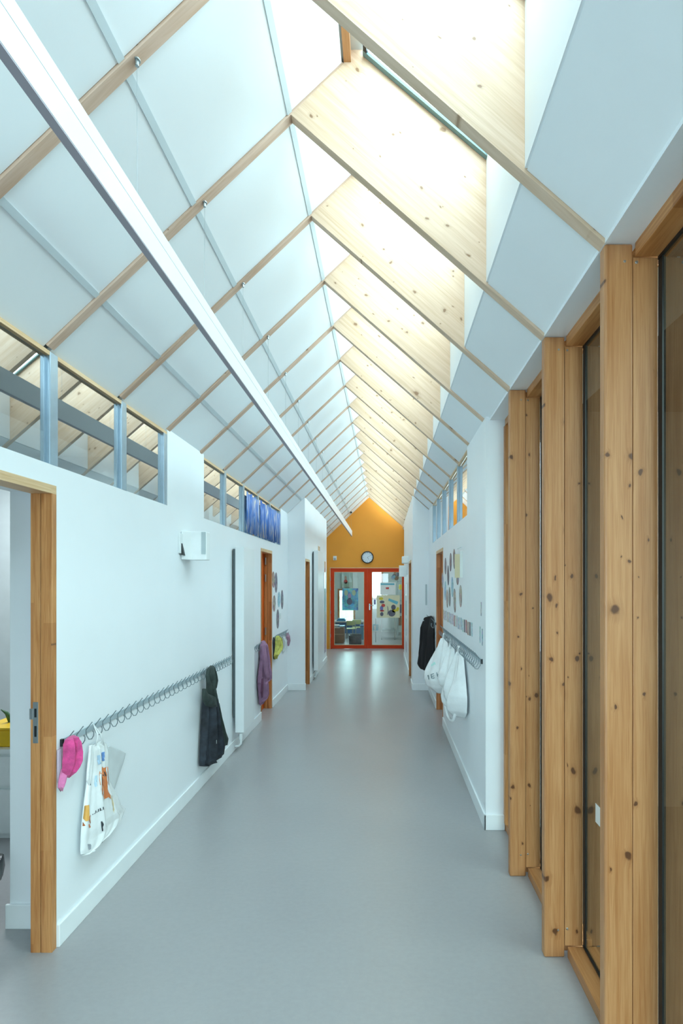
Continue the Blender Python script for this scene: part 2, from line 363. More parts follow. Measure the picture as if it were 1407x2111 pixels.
# ------------------------------------------------------------------ main dimensions
XL, XR = -1.539, 0.7285            # left wall, right eave / post line
RX, RZ = -0.428, CZ+2.135          # ridge
SL = (2.135-1.0776)/(1.539-0.428)  # left slope
SR = (2.135-1.122)/(0.7285+0.428)  # right slope
EZL, EZR = CZ+1.0776, CZ+1.122
def zl(x): return RZ-SL*(RX-x)*1.0 if x < RX else RZ+SL*(x-RX)
def zr(x): return RZ-SR*(x-RX)
Y2, STEP, TH = 2.18, 0.6, 0.042
def YK(k): return Y2+STEP*(k-2)-(0.05 if k <= 0 else 0)
YE = 12.25                          # end wall
YB = -2.6                           # wall behind the camera
KS = list(range(-5, 19))
XU, ZU = -0.187, CZ+2.370           # top of the left slope, above the ridge line
GX0, GZ0, GX1, GZ1 = -0.10, CZ+2.401, 0.463, CZ+1.925
JY = 7.57                           # where both walls step inwards
XL2, XR2 = -1.266, 0.445
XRW = 0.70                          # right wall beyond the glazed bay
YP = 3.31                           # pier at the end of the glazed bay

# ------------------------------------------------------------------ structure: floor
fl = MB().box(-6, 6, -6, 20, -0.12, 0.0).build('floor', 'lino'); fl['kind'] = 'structure'

# walls (thickness outwards)
HZ = 3.3
dl = (1.28, 2.240, 2.165)           # first doorway in the left wall: y0, y1, head
dl2 = (5.93, 6.52, 2.14)
dl3 = (7.62, 8.06, 2.09)
WZ0 = 2.258
def top(x): return (zl(x) if x < RX else zr(x))
wl = MB()
wl.box(XL-0.32, XL, YB, dl[0], 0, WZ0)
wl.box(XL-0.32, XL, dl[0], dl[1], dl[2], WZ0)
wl.box(XL-0.10, XL, dl[1], 2.37, 0, WZ0)
wl.box(XL-0.32, XL-0.10, 2.37, 3.4, 0, WZ0)
wl.box(XL-0.32, XL-0.10, 2.245, 2.37, dl[2], WZ0)
wl.box(XL-0.10, XL, 2.37, 3.384, 0, WZ0)
wl.box(XL-0.20, XL, 3.384, 4.066, WZ0, EZL+0.01)
wl.box(XL-0.20, XL, 3.384, dl2[0], 0, WZ0)
wl.box(XL-0.20, XL, dl2[0], dl2[1], dl2[2], WZ0)
wl.box(XL-0.20, XL, dl2[1], JY, 0, WZ0)
wl.box(XL-0.20, XL, 7.06, JY, WZ0, EZL+0.01)
# step and inner stretch
wl.prism_xz([(XL-0.2, 0), (XL2, 0), (XL2, top(XL2)+0.01), (XL, EZL+0.01), (XL-0.2, EZL+0.01)], JY, dl3[0])
wl.prism_xz([(XL-0.2, dl3[2]), (XL2, dl3[2]), (XL2, top(XL2)+0.01), (XL, EZL+0.01), (XL-0.2, EZL+0.01)], dl3[0], dl3[1])
wl.prism_xz([(XL-0.2, 0), (XL2, 0), (XL2, top(XL2)+0.01), (XL, EZL+0.01), (XL-0.2, EZL+0.01)], dl3[1], 10.4)
wl.box(XL-0.2, XL-0.06, 10.4, YE, 0, EZL)
wl.box(XL-0.20, XL, YB, -0.2, WZ0, EZL)
o = wl.build('wall_left', 'plaster'); o['kind'] = 'structure'

wr = MB()
dr = (5.72, 6.46, 2.13); dr2 = (8.0, 8.75, 2.09)
wr.box(XRW, XRW+0.22, YP, dr[0], 0, 2.285)
wr.box(XRW, XRW+0.22, dr[0], dr[1], dr[2], 2.285)
wr.box(XRW, XRW+0.22, dr[1], JY, 0, 2.285)
wr.prism_xz([(XRW, 2.285), (XRW+0.22, 2.285), (XRW+0.22, zr(XRW)-0.0), (XRW, zr(XRW))], YP, 4.06)
wr.prism_xz([(XRW, 2.285), (XRW+0.22, 2.285), (XRW+0.22, zr(XRW)-0.0), (XRW, zr(XRW))], 7.0, JY)
pz = [(XR2, 0), (XRW+0.22, 0), (XRW+0.22, zr(XRW+0.22)), (XR2, zr(XR2))]
ph = [(XR2, dr2[2]), (XRW+0.22, dr2[2]), (XRW+0.22, zr(XRW+0.22)), (XR2, zr(XR2))]
wr.prism_xz(pz, JY, dr2[0]); wr.prism_xz(ph, dr2[0], dr2[1]); wr.prism_xz(pz, dr2[1], 11.0)
wr.box(0.75, 0.95, 11.0, YE, 0, EZR)
o = wr.build('wall_right', 'plaster'); o['kind'] = 'structure'

# end gable, orange
DX0, DX1, DZ = -1.388, 0.504, 2.07
we = MB()
we.box(-1.85, DX0, YE, YE+0.16, 0, DZ); we.box(DX1, 1.05, YE, YE+0.16, 0, DZ)
we.prism_xz([(-1.85, DZ), (1.05, DZ), (1.05, 2.5), (XR, EZR), (RX+0.2, RZ+0.3), (RX, RZ+0.3), (XL, EZL), (-1.85, 2.6)], YE, YE+0.16)
o = we.build('wall_end', 'orange_wall'); o['kind'] = 'structure'
# unseen wall behind the camera; its opening is added to let in fill light
wb = MB()
wb.box(-1.9, -1.0, YB-0.2, YB, 0, 3); wb.box(0.2, 1.1, YB-0.2, YB, 0, 3); wb.box(-1.9, 1.1, YB-0.2, YB, 3, 4.4); wb.box(-1.0, 0.2, YB-0.2, YB, 2.2, 3)
o = wb.build('wall_back', 'plaster'); o['kind'] = 'structure'

# skirtings
def base(name, *boxes):
    b_ = MB()
    for q in boxes: b_.box(*q)
    o = b_.build(name, 'skirting', bevel=0.003); o['kind'] = 'structure'
BH = 0.105; BT = 0.013
base('baseboard_left', (XL, XL+BT, 2.242, dl2[0], 0, BH), (XL, XL+BT, dl2[1]+0.02, JY, 0, BH), (XL, XL2+BT, JY-BT, JY, 0, BH),
     (XL2, XL2+BT, dl3[1]+0.02, 10.4, 0, BH), (XL2, XL2+BT, JY, dl3[0]-0.02, 0, BH), (XL2-0.2, XL2+BT, 10.4, 10.413, 0, BH))
base('baseboard_right', (XRW-BT, XRW, YP-BT, dr[0]-0.02, 0, BH), (XRW-BT, XRW+0.13, YP-BT, YP, 0, BH), (XRW-BT, XRW, dr[1]+0.02, JY, 0, BH),
     (XR2-BT, XRW, JY-BT, JY, 0, BH), (XR2-BT, XR2, JY, dr2[0]-0.02, 0, BH), (XR2-BT, XR2, dr2[1]+0.02, 11.0, 0, BH))
base('baseboard_reveal', (XL-0.335, XL-0.112, 2.357, 2.37, 0, 0.12))

# ------------------------------------------------------------------ ceiling: panels, joint strips
ceil = struct('ceiling')
REC = 0.011
A = [-(RX-XU)*-1.0, 0.0, 0.437, 0.877, 1.139]      # distance in x left of the ridge line
nl = Vector((SL, 0, -1)).normalized()               # points down into the corridor
def slope_panel(x0, x1, y0, y1, side, name='panel', mat='panel', th=0.02, rec=REC, parent=None):
    fn = zl if side == 'l' else zr
    n = Vector((SL, 0, -1)).normalized() if side == 'l' else Vector((-SR, 0, -1)).normalized()
    b_ = MB()
    P = [Vector((x, 0, fn(x) if side == 'l' else zr(x))) for x in (x0, x1)]
    q = [P[0]-n*rec, P[1]-n*rec, P[1]-n*(rec+th), P[0]-n*(rec+th)]
    b_.prism_xz([(a.x, a.z) for a in q], y0, y1)
    return b_.build(name, mat, parent or ceil)
def zl_ext(x): return RZ+SL*(x-RX)
zl = zl_ext
strip_w = 0.02
for k in KS:
    y0, y1 = YK(k)+TH, YK(k+1)
    if k == KS[-1]: y1 = YE
    ins = 0.0015
    xs = [XU, RX, RX-0.437, RX-0.877, XL-0.03]
    for i in range(4):
        slope_panel(xs[i+1]+0.002, xs[i]-0.002, y0+ins, y1-ins, 'l')
    for xj in xs[1:4]:
        slope_panel(xj-strip_w/2, xj+strip_w/2, y0, y1, 'l', 'joint_strip', 'strip', 0.004, REC-0.004)
    slope_panel(GX1, XR, y0+ins, y1-ins, 'r')
    b_ = MB().box(GX1, GX1+0.02, y0+ins, y1-ins, zr(GX1)+REC*1.3, GZ1+0.03)
    b_.build('shaft_panel', 'panel', ceil)
    # ridge board above the left slope
    b_ = MB().box(XU, XU+0.033, y0, y1, ZU+0.004, ZU+0.30)
    b_.build('ridge_board', 'post_wood', ceil, frame=fy(XU, y0, ZU))
# soffit over the glazed bay
o = MB().box(XR, 0.84, YB, YP, EZR, EZR+0.03).build('soffit_panel', 'plaster', ceil)
# opaque roof build-up so no daylight leaks round the panels
rb = MB()
n_ = Vector((SL, 0, -1)).normalized()
P0 = Vector((XL-0.3, 0, zl(XL-0.3)))-n_*0.05; P1 = Vector((XU, 0, zl(XU)))-n_*0.05
rb.prism_xz([(P0.x, P0.z), (P1.x, P1.z), (P1.x-0.06, P1.z+0.12), (P0.x-0.06, P0.z+0.12)], YB, YE+0.2)
rb.box(XU-0.03, XU, YB, YE+0.2, ZU+0.02, ZU+0.42)
rb.prism_xz([(GX1+0.03, zr(GX1)+0.06), (1.3, EZR+0.05), (1.3, EZR+0.16), (GX1+0.04, GZ1+0.1)], YB, YE+0.2)
rb.build('roof_deck', 'dim_wall', ceil)
o = MB().box(XU-0.02, GX0, YB, YE, GZ0+0.03, GZ0+0.07).build('ridge_capping', 'dim_wall', ceil)

# ------------------------------------------------------------------ rafters
vis = [k for k in KS if k >= 1]
dR = (math.cos(math.atan(SR)), 0, -math.sin(math.atan(SR))); dLs = (-math.cos(math.atan(SL)), 0, -math.sin(math.atan(SL)))
hook_x = -0.83
for k in KS:
    if k < 0: continue
    y = YK(k)
    n = vis.index(k) if k in vis else None
    if n is None: lab = 'pale spruce roof rafter behind the camera'
    elif k == 1: lab = 'spruce roof rafter landing on the tallest timber post'
    elif k == 2: lab = 'spruce roof rafter landing on the second timber post'
    elif k == 3: lab = 'spruce roof rafter landing on the third timber post, two along from the largest'
    elif k == 4: lab = 'spruce roof rafter meeting the white wall corner past the three posts'
    else: lab = '%s spruce roof rafter counting from the largest towards the orange gable' % ORD[n]
    if k == 18: lab = 'last spruce roof rafter, against the orange gable'
    r_ = thing('roof_rafter', (RX, y, RZ), lab, 'rafter', 'spruce rafters under the skylight')
    pts = [(RX, RZ), (XR, EZR), (XR, EZR+0.05), (GX1+0.022, zr(GX1)+0.075), (GX1+0.001, GZ1+0.022), (GX0+0.001, GZ0+0.022), (GX0, GZ0+0.03), (XU-0.0, GZ0+0.03), (XU, ZU)]
    MB().prism_xz(pts, y, y+TH).build('rafter_blade', 'pale_wood', r_, frame=frame_axes((RX, y, RZ), dR, (0, 1, 0)))
    nl2 = Vector((SL, 0, -1)).normalized()
    a, c = Vector((RX-0.0005, 0, RZ)), Vector((XL, 0, EZL))
    q = [a, c, c-nl2*0.04, Vector((XU, 0, ZU))-nl2*0.0005]
    MB().prism_xz([(a.x, a.z), (c.x, c.z), ((c-nl2*0.045).x, (c-nl2*0.045).z), (XU-0.033, zl(XU-0.033)+0.064), (XU-0.001, ZU+0.001)], y+0.0005, y+TH-0.0005).build('rafter_rib', 'rib_wood', r_, frame=frame_axes((RX, y, RZ), dLs, (0, 1, 0)))
    # bolt that carries the lamp wire
    if k >= 0:
        hz = zl(hook_x)
        MB().disc((hook_x, y+TH/2, hz), 0.006, 'z', -0.022, 10).disc((hook_x, y+TH/2, hz), 0.011, 'z', -0.004, 12).build('wire_bolt', 'steel', r_)

# ------------------------------------------------------------------ skylights (one per bay)
wn = 0
for k in KS:
    wn += 1
    s_ = struct('window_%d' % wn, (GX0, YK(k), GZ0))
    y0, y1 = YK(k)+TH, (YK(k+1) if k != KS[-1] else YE)
    d = Vector((GX1-GX0, 0, GZ1-GZ0)).normalized(); up = Vector((-d.z, 0, d.x))
    def sk(u0, u1, h0, h1, ya, yb, nm, mt):
        L = (Vector((GX1, 0, GZ1))-Vector((GX0, 0, GZ0))).length
        O = Vector((GX0, 0, GZ0)); a = O+d*(u0*L)+up*h0; b2 = O+d*(u1*L)+up*h0; c2 = O+d*(u1*L)+up*h1; e2 = O+d*(u0*L)+up*h1
        return MB().prism_xz([(a.x, a.z), (b2.x, b2.z), (c2.x, c2.z), (e2.x, e2.z)], ya, yb).build(nm, mt, s_)
    sk(0, 1, 0.012, 0.02, y0+0.001, y1-0.001, 'pane', 'sky_glass')
    sk(0.0, 1, 0.0, 0.012, y1-0.024, y1-0.002, 'glazing_bar', 'teal_bar')
    sk(0.0, 1, 0.0, 0.012, y0+0.002, y0+0.014, 'glazing_bar', 'teal_bar')
    sk(0.002, 0.03, 0.0005, 0.011, y0+0.0145, y1-0.0245, 'glazing_bar', 'gasket')

# ------------------------------------------------------------------ clerestory windows
def clerestory(xw, sgn, ks, y_start, y_end, z0, ztop, labeln):
    """sgn +1: the glass lies towards +x of the wall face"""
    global wn
    wn += 1
    s_ = struct('window_%d' % wn, (xw, y_start, z0))
    xg = xw+sgn*0.026
    edges = sorted([y_start]+[YK(k)+0.02 for k in ks if y_start+0.1 < YK(k) < y_end-0.1]+[y_end])
    MB().box(xw+sgn*0.004, xw+sgn*0.09, y_start+0.002, y_end-0.002, z0-0.012, z0+0.002).build('sill', 'plaster', s_)
    MB().box(xw+sgn*0.004, xw+sgn*0.025, y_start, y_end, ztop-0.032, ztop-0.012).build('head_trim', 'trim_wood', s_, frame=fy(xw, y_start, ztop))
    for i in range(len(edges)-1):
        a, b2 = edges[i], edges[i+1]
        a2 = a+(0.055 if i > 0 else 0.0)
        MB().box(xg, xg+sgn*0.006, a2, b2, z0, ztop-0.035).build('pane', 'high_glass', s_)
        # slim gasket frames round each pane
        g_ = MB()
        g_.box(xg-sgn*0.006, xg, b2-0.012, b2, z0, ztop-0.035); g_.box(xg-sgn*0.006, xg, a2, a2+0.012, z0, ztop-0.035)
        g_.build('pane_bead', 'alu', s_)
    for e in edges[1:-1]:
        MB().box(xw+sgn*0.002, xw+sgn*0.032, e, e+0.055, z0, ztop-0.012).build('mullion', 'alu', s_, bevel=0.004)
    MB().box(xw+sgn*0.004, xw+sgn*0.032, y_end-0.045, y_end-0.001, z0, ztop-0.03).build('mullion', 'alu', s_, bevel=0.003)
clerestory(XL, -1, KS, -0.2, 3.384, WZ0, EZL, 'l')
clerestory(XL, -1, KS, 4.066, 7.06, WZ0, EZL, 'l')
clerestory(XRW, 1, KS, 4.06, 7.0, 2.285, zr(XRW), 'r')

# blue cloth behind the far panes of the second clerestory
for i, (ya, yb) in enumerate([(5.28, 5.80), (5.86, 6.98)]):
    b_ = MB(); n = 60; vs = []; fs = []
    for j in range(n+1):
        t = j/n; yy = ya+(yb-ya)*t; dx = 0.012*math.sin(t*math.pi*(14 if i else 7))+0.006*math.sin(t*41)
        for s, zz in ((0, EZL-0.07-0.02*abs(math.sin(t*9))), (1, WZ0+0.012)): vs.append((XL+0.014+dx*0.6, yy, zz)); vs.append((XL+0.011+dx*0.6, yy, zz))
    for j in range(n):
        a = 4*j; fs += [(a, a+2, a+6, a+4), (a+1, a+5, a+7, a+3), (a, a+4, a+5, a+1), (a+2, a+3, a+7, a+6)]
    fs += [(0, 1, 3, 2), (4*n, 4*n+2, 4*n+3, 4*n+1)]
    b_.add(vs, fs); o = b_.build('blue_curtain', 'streaks', smooth=True)
    tag(o, ['narrower blue streaked cloth filling a clerestory pane, beside the clear panes', 'wider blue streaked cloth filling the clerestory end away from the clear panes'][i], 'curtain', 'blue cloths in the clerestory')

# ------------------------------------------------------------------ glazed bay: posts, windows
PX1 = 0.822; JX1 = 0.905
for k in (0, 1, 2, 3):
    y = YK(k)
    lab = {0: 'honey pine post standing beside the camera, outside the frame', 1: 'tallest honey pine post, with twin screws at its head',
           2: 'second honey pine post, with two long dark knots at mid height', 3: 'third honey pine post, beside the end of the white wall'}[k]
    p = thing('timber_post', (XR, y, 0), lab, 'post', 'pine posts of the glazed bay')
    MB().box(XR, PX1, y, y+TH, 0, EZR-0.001, 0.007).build('post_board', 'post_wood', p, frame=fz(XR, y, 0))
    MB().box(PX1+0.001, JX1, y+0.002, y+TH, 0.052, EZR-0.045, 0.002).build('jamb_board', 'post_wood', p, frame=fz(PX1, y, 0.3*k))
    for (sx, sz) in ((PX1-0.028, EZR-0.06), (PX1+0.012, EZR-0.062), (PX1-0.03, 0.125), (PX1+0.012, 0.13)):
        MB().disc((sx, y+0.0015, sz), 0.0055, 'y', -0.0025, 12, 0.004).build('screw', 'steel', p)
for i, k in enumerate((-2, 0, 1, 2, 3)):
    wn += 1
    y0 = YK(k)+TH if k >= 0 else YB
    if k < 0: k = -1
    y1 = YK(k+1) if k < 3 else YP-0.02
    s_ = struct('window_%d' % wn, (PX1, y0, 0))
    MB().box(PX1+0.006, JX1+0.03, y0, y1, EZR-0.045, EZR+0.05, 0.002).build('header', 'frame_wood', s_, frame=fy(PX1, y0, EZR))
    MB().box(PX1+0.012, JX1+0.06, y0, y1, 0.0, 0.05, 0.002).build('sill', 'post_wood', s_, frame=fy(PX1, y0, 0))
    xg = JX1+0.006
    MB().box(xg, xg+0.008, y0, y1, 0.05, EZR-0.045).build('pane', 'bay_glass', s_)
    g_ = MB()
    g_.box(xg-0.008, xg, y0, y1, 0.05, 0.058); g_.box(xg-0.008, xg, y0, y1, EZR-0.055, EZR-0.045)
    g_.box(xg-0.006, xg+0.0, y1-0.022, y1-0.0005, 0.05, EZR-0.045); g_.box(xg-0.006, xg, y0, y0+0.01, 0.05, EZR-0.045)
    g_.build('gasket', 'gasket', s_)
    o = MB().box(xg-0.0015, xg-0.0003, y0+0.33, y0+0.44, 0.68, 0.76).build('pane_patch', 'paper', s_)  # plain white rectangle on each bay pane
o = struct('trim_1', (PX1, YP-0.05, 0))
MB().box(PX1+0.002, JX1+0.05, YP-0.045, YP-0.002, 0.052, EZR-0.046).build('end_jamb', 'frame_wood', o, frame=fz(PX1, YP-0.05, 0))
MB().box(PX1+0.0095, JX1+0.05, YP-0.02, YP-0.002, 0.0, 0.052).build('end_block', 'post_wood', o, frame=fy(PX1, YP-0.05, 0))
wp = MB().box(XRW+0.221, XRW+0.42, YP-0.001, YP+0.1, 0, EZR+0.05).box(XRW+0.004, XRW+0.219, YP+0.003, YP+0.02, 2.7, EZR-0.001)
o = wp.build('wall_pier', 'plaster'); o['kind'] = 'structure'
# dark brown wall, ground and an added roof beyond the glazed bay
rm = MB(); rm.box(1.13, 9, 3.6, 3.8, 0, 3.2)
MB().box(1.0, 3.6, 2.0, 3.6, 3.0, 3.12).build('added_porch_roof', 'brown_wall')['kind'] = 'structure'  # unseen roof added to keep sky light off the dark wall
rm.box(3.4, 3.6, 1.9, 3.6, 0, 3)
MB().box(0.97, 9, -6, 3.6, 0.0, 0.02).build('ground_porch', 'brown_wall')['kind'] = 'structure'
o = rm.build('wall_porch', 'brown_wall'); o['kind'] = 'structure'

# ------------------------------------------------------------------ suspended light bar
bl0, bl1 = -0.3, 12.0
hb, ht = CZ+1.147, CZ+1.287
lb = thing('suspended_light_bar', (hook_x, 6, ht), 'long grey-white linear light hung on thin wires below the panelled roof slope', 'lamp')
MB().box(hook_x-0.013, hook_x+0.013, bl0, bl1, hb+0.004, ht, 0.0015).build('housing', 'lacquer', lb)
MB().box(hook_x-0.0125, hook_x+0.0125, bl0, bl1, hb, hb+0.0035).build('louvre', simple('louvre_grey', (0.34, 0.32, 0.37), 0.45), lb)
MB().box(hook_x+0.0132, hook_x+0.0138, bl0, bl1, ht-0.052, ht-0.050).build('seam', 'strip', lb)
for k in KS:
    if k < 0 or YK(k) > 12: continue
    y = YK(k)+TH/2
    MB().tube([(hook_x, y, ht), (hook_x, y, zl(hook_x)-0.02)], 0.0007, 5).build('wire', 'steel', lb)
    MB().disc((hook_x, y, ht), 0.005, 'z', 0.012, 8, 0.002).build('wire_grip', 'steel', lb)
MB().disc((hook_x, YK(18)+TH/2, zl(hook_x)-0.05), 0.025, 'z', 0.04, 12).build('canopy_box', 'gasket', lb)

# ------------------------------------------------------------------ doorways
def door_frame(n, xw, sgn, y0, y1, z1, depth, proud=0.004, wdt=0.04):
    """frame lining of a doorway; sgn = direction from the wall face into the wall"""
    s_ = struct('door_%d' % n, (xw, y0, 0))
    xa = xw-sgn*proud; xb = xw+sgn*depth
    for (ya, yb) in ((y1-0.002-wdt, y1-0.002), (y0+0.002, y0+wdt)):
        half = xa+(xb-xa)*0.55
        MB().box(xa, half-sgn*0.003, ya, yb, 0, z1-0.02, 0.001).build('jamb', 'frame_wood', s_, frame=fz(xa, ya, n*0.37))
        MB().box(half, half-sgn*0.003, ya+0.004, yb, 0, z1-0.02).build('seal', 'gasket', s_)
        MB().box(half, xb, ya, yb, 0, z1-0.02, 0.001).build('jamb', 'frame_wood', s_, frame=fz(half, ya, n*0.53))
    MB().box(xa, xb, y0+0.002, y1-0.002, z1-0.02, z1+0.02, 0.001).build('head', 'trim_wood', s_, frame=fy(xa, y0, z1))
    return s_
d1 = door_frame(1, XL, -1, dl[0], dl[1], dl[2]-0.02, 0.098, proud=0.001, wdt=0.03)
MB().box(XL-0.062, XL-0.086, dl[1]-0.034, dl[1]-0.0322, 0.97, 1.16, 0.0004).build('strike_plate', 'steel', d1)
MB().box(XL-0.069, XL-0.079, dl[1]-0.0345, dl[1]-0.0338, 1.00, 1.05).build('latch_hole', 'gasket', d1)
MB().box(XL-0.069, XL-0.079, dl[1]-0.0345, dl[1]-0.0338, 1.09, 1.13).build('latch_hole', 'gasket', d1)
MB().box(XL-0.086, XL-0.102, dl[1]-0.034, dl[1]-0.0322, 1.08, 1.13, 0.0004).build('strike_plate', 'steel', d1)
d2 = door_frame(2, XL, -1, dl2[0], dl2[1], dl2[2]-0.02, 0.095)
MB().box(XL-0.10, XL-0.135, dl2[0], dl2[1], 0.005, dl2[2]).build('leaf', 'door_orange', d2)
for zz in (0.35, 1.0, 1.72, 1.95): MB().disc((XL-0.075, dl2[1]-0.052, zz), 0.009, 'z', 0.1, 10).build('hinge', 'steel', d2)
d3 = door_frame(3, XL2, -1, dl3[0], dl3[1], dl3[2]-0.02, 0.10)
MB().box(XL2-0.105, XL2-0.14, dl3[0], dl3[1], 0.005, dl3[2]).build('leaf', 'frame_wood', d3, frame=fz(XL2, dl3[0], 0))
d4 = door_frame(4, XRW, 1, dr[0], dr[1], dr[2]-0.02, 0.10)
MB().box(XRW+0.105, XRW+0.14, dr[0], dr[1], 0.005, dr[2]).build('leaf', 'red', d4)
d5 = door_frame(5, XR2, 1, dr2[0], dr2[1], dr2[2]-0.02, 0.10)
MB().box(XR2+0.105, XR2+0.14, dr2[0], dr2[1], 0.005, dr2[2]).build('leaf', 'frame_wood', d5, frame=fz(XR2, dr2[0], 0))

# red double door in the orange gable
d6 = struct('door_6', ((DX0+DX1)/2, YE, 0))
fr_ = MB(); yd0, yd1 = YE-0.012, YE+0.07
MB().box(DX0, DX0+0.03, yd0, yd1, 0, DZ).build('frame', 'red', d6)
MB().box(DX1-0.03, DX1, yd0, yd1, 0, DZ).build('frame', 'red', d6)
MB().box(DX0+0.03, DX1-0.03, yd0, yd1, DZ-0.03, DZ).build('frame', 'red', d6)
MB().box(DX0-0.02, DX0, yd0, yd0+0.03, 0, DZ+0.02).box(DX0, DX1, yd0, yd0+0.03, DZ+0.0005, DZ+0.02).build('architrave', 'trim_wood', d6)
for (a, b2, gx0, gx1) in ((DX0+0.031, -0.443, -1.295, -0.525), (-0.441, DX1-0.031, -0.330, 0.445)):
    lf = MB()
    lf.box(a, gx0, yd0+0.005, yd0+0.05, 0.01, DZ-0.032); lf.box(gx1, b2, yd0+0.005, yd0+0.05, 0.01, DZ-0.032)
    lf.box(gx0, gx1, yd0+0.005, yd0+0.05, 0.01, 0.097); lf.box(gx0, gx1, yd0+0.005, yd0+0.05, 1.977, DZ-0.032)
    leaf = lf.build('leaf', 'red', d6)
    MB().box(gx0, gx1, yd0+0.02, yd0+0.026, 0.097, 1.977).build('pane', 'door_glass', leaf)
    b_ = MB(); t = 0.012
    b_.box(gx0, gx0+t, yd0, yd0+0.006, 0.097, 1.977); b_.box(gx1-t, gx1, yd0, yd0+0.006, 0.097, 1.977); b_.box(gx0, gx1, yd0, yd0+0.006, 0.097, 0.109); b_.box(gx0, gx1, yd0, yd0+0.006, 1.965, 1.977)
    b_.build('glazing_bead', 'trim_wood', leaf)
    if a < -1:
        for zz in (0.3, 0.9, 1.5, 1.75): MB().disc((DX0+0.0, yd0-0.006, zz), 0.007, 'z', 0.09, 8).build('hinge', 'steel', leaf)
    else:
        MB().box(-0.40, -0.372, yd0-0.002, yd0+0.006, 1.0, 1.16).tube([(-0.386, yd0+0.003, 1.12), (-0.386, yd0-0.045, 1.12), (-0.28, yd0-0.05, 1.12)], 0.008, 8).build('handle', 'steel', leaf)

# ------------------------------------------------------------------ radiators
def radiator(xw, y0, y1, z0, z1, gap, th, lab):
    t = thing('vertical_radiator', (xw, y0, z0), lab, 'radiator', 'tall flat radiators on the wall')
    MB().box(xw+gap, xw+gap+th, y0, y1, z0, z1, 0.004).build('panel_body', 'radiator', t)
    MB().box(xw+0.012, xw+gap-0.002, y0+0.012, y1-0.012, z0+0.15, z1-0.02).build('gap_shade', 'radiator_dark', t)  # dark block paints the shade in the gap behind the panel
    for zz in (z0+0.3, z1-0.3): MB().box(xw, xw+gap, y0+0.1, y0+0.14, zz, zz+0.06).build('bracket', 'steel', t)
    c = xw+gap+th*0.5
    MB().tube([(c, y0+0.05, z0), (c, y0+0.05, 0.075), (c-0.02, y0+0.05, 0.05), (xw+0.02, y0+0.05, 0.05)], 0.011, 10).build('valve_pipe', 'plastic_white', t, smooth=True)
    MB().disc((c, y0+0.05, z0-0.08), 0.018, 'z', 0.06, 12).build('valve', 'plastic_white', t)
    return t
radiator(XL, 4.80, 5.19, 0.20, 2.07, 0.036, 0.088, 'tall white radiator panel beside the orange door, past the long coat rail')
radiator(XL2, 8.33, 8.95, 0.17, 2.27, 0.03, 0.075, 'tall white radiator panel beyond the step in the wall, past the plain wooden door')

# ------------------------------------------------------------------ wall loudspeaker
sp = thing('wall_loudspeaker', (XL, 3.72, 1.9), 'white wedge-shaped loudspeaker bracketed on the wall above the coat rail', 'loudspeaker')
ys = 3.66
b_ = MB()      # wedge body turned towards the camera
P_ = [(XL+0.004, ys-0.06), (XL+0.055, ys-0.005), (XL+0.165, ys+0.02), (XL+0.165, ys+0.10), (XL+0.05, ys+0.14), (XL+0.004, ys+0.12)]
vs = [(x, y, 1.885) for x, y in P_]+[(x, y, 2.105) for x, y in P_]; n = len(P_)
b_.add(vs, [tuple(range(n)), tuple(range(2*n-1, n-1, -1))]+[(i, (i+1) % n, (i+1) % n+n, i+n) for i in range(n)])
b_.build('cabinet', 'plastic_white', sp, bevel=0.006)
MB().box(XL+0.130, XL+0.162, ys+0.009, ys+0.016, 1.93, 2.10).build('grille', 'plastic_grey', sp)
MB().box(XL, XL+0.012, ys-0.10, ys-0.03, 1.93, 2.08, 0.002).build('wall_plate', 'plastic_white', sp)
MB().add([(XL+0.001, ys-0.085, 2.07), (XL+0.001, ys-0.085, 1.925), (XL+0.028, ys-0.062, 1.915), (XL+0.001, ys-0.06, 2.07), (XL+0.001, ys-0.06, 1.925), (XL+0.028, ys-0.04, 1.915)], [(0, 1, 2), (3, 5, 4), (0, 2, 5, 3), (1, 4, 5, 2), (0, 3, 4, 1)]).build('bracket', 'gasket', sp)

# ------------------------------------------------------------------ coat rails
hm = {}
def hook_mesh(s, big=1.0):
    key = (s, big)
    if key in hm: return hm[key]
    b_ = MB(); r = 0.0026
    b_.tube([(0, 0, 0), (s*0.033*big, 0, 0.042*big)], r, 6)
    b_.tube([(0, 0, 0.001), (s*0.004, 0, -0.028*big), (s*0.016*big, 0, -0.047*big), (s*0.030*big, 0, -0.045*big), (s*0.040*big, 0, -0.028*big), (s*0.041*big, 0, -0.012*big), (s*0.036*big, 0, -0.002)], [r, r, r, r, r, r, r*1.5], 6)
    me = D.meshes.new('hook'); me.from_pydata(b_.v, [], b_.f); me.update(); me.materials.append(M['hook_steel'])
    hm[key] = me; return me
def coat_rail(xw, s, y0, y1, z, lab, big=1.0, step=0.0725):
    t = thing('coat_rail', (xw, y0, z), lab, 'coat rail', 'steel coat rails on the walls')
    MB().box(xw, xw+s*0.006, y0, y1, z-0.018, z+0.012, 0.001).build('rail_plate', 'plate_steel', t)
    MB().box(xw, xw+s*0.012, y0-0.012, y0, z-0.02, z+0.014).build('end_cap', 'gasket', t)
    y = y0+0.03; me = hook_mesh(s, big)
    while y < y1-0.01:
        h = D.objects.new('hook', me); COL.objects.link(h); h.parent = t; h.location = (s*0.006, y-y0, 0); y += step
    return t
coat_rail(XL, 1, 2.275, 4.76, 0.955, 'long steel coat rail of wire hooks beside the first doorway')
coat_rail(XL, 1, 5.60, 5.915, 0.94, 'short steel coat rail between the tall radiator and the orange door')
coat_rail(XL, 1, 6.60, 7.46, 0.94, 'short steel coat rail holding the yellow hat, past the orange door')
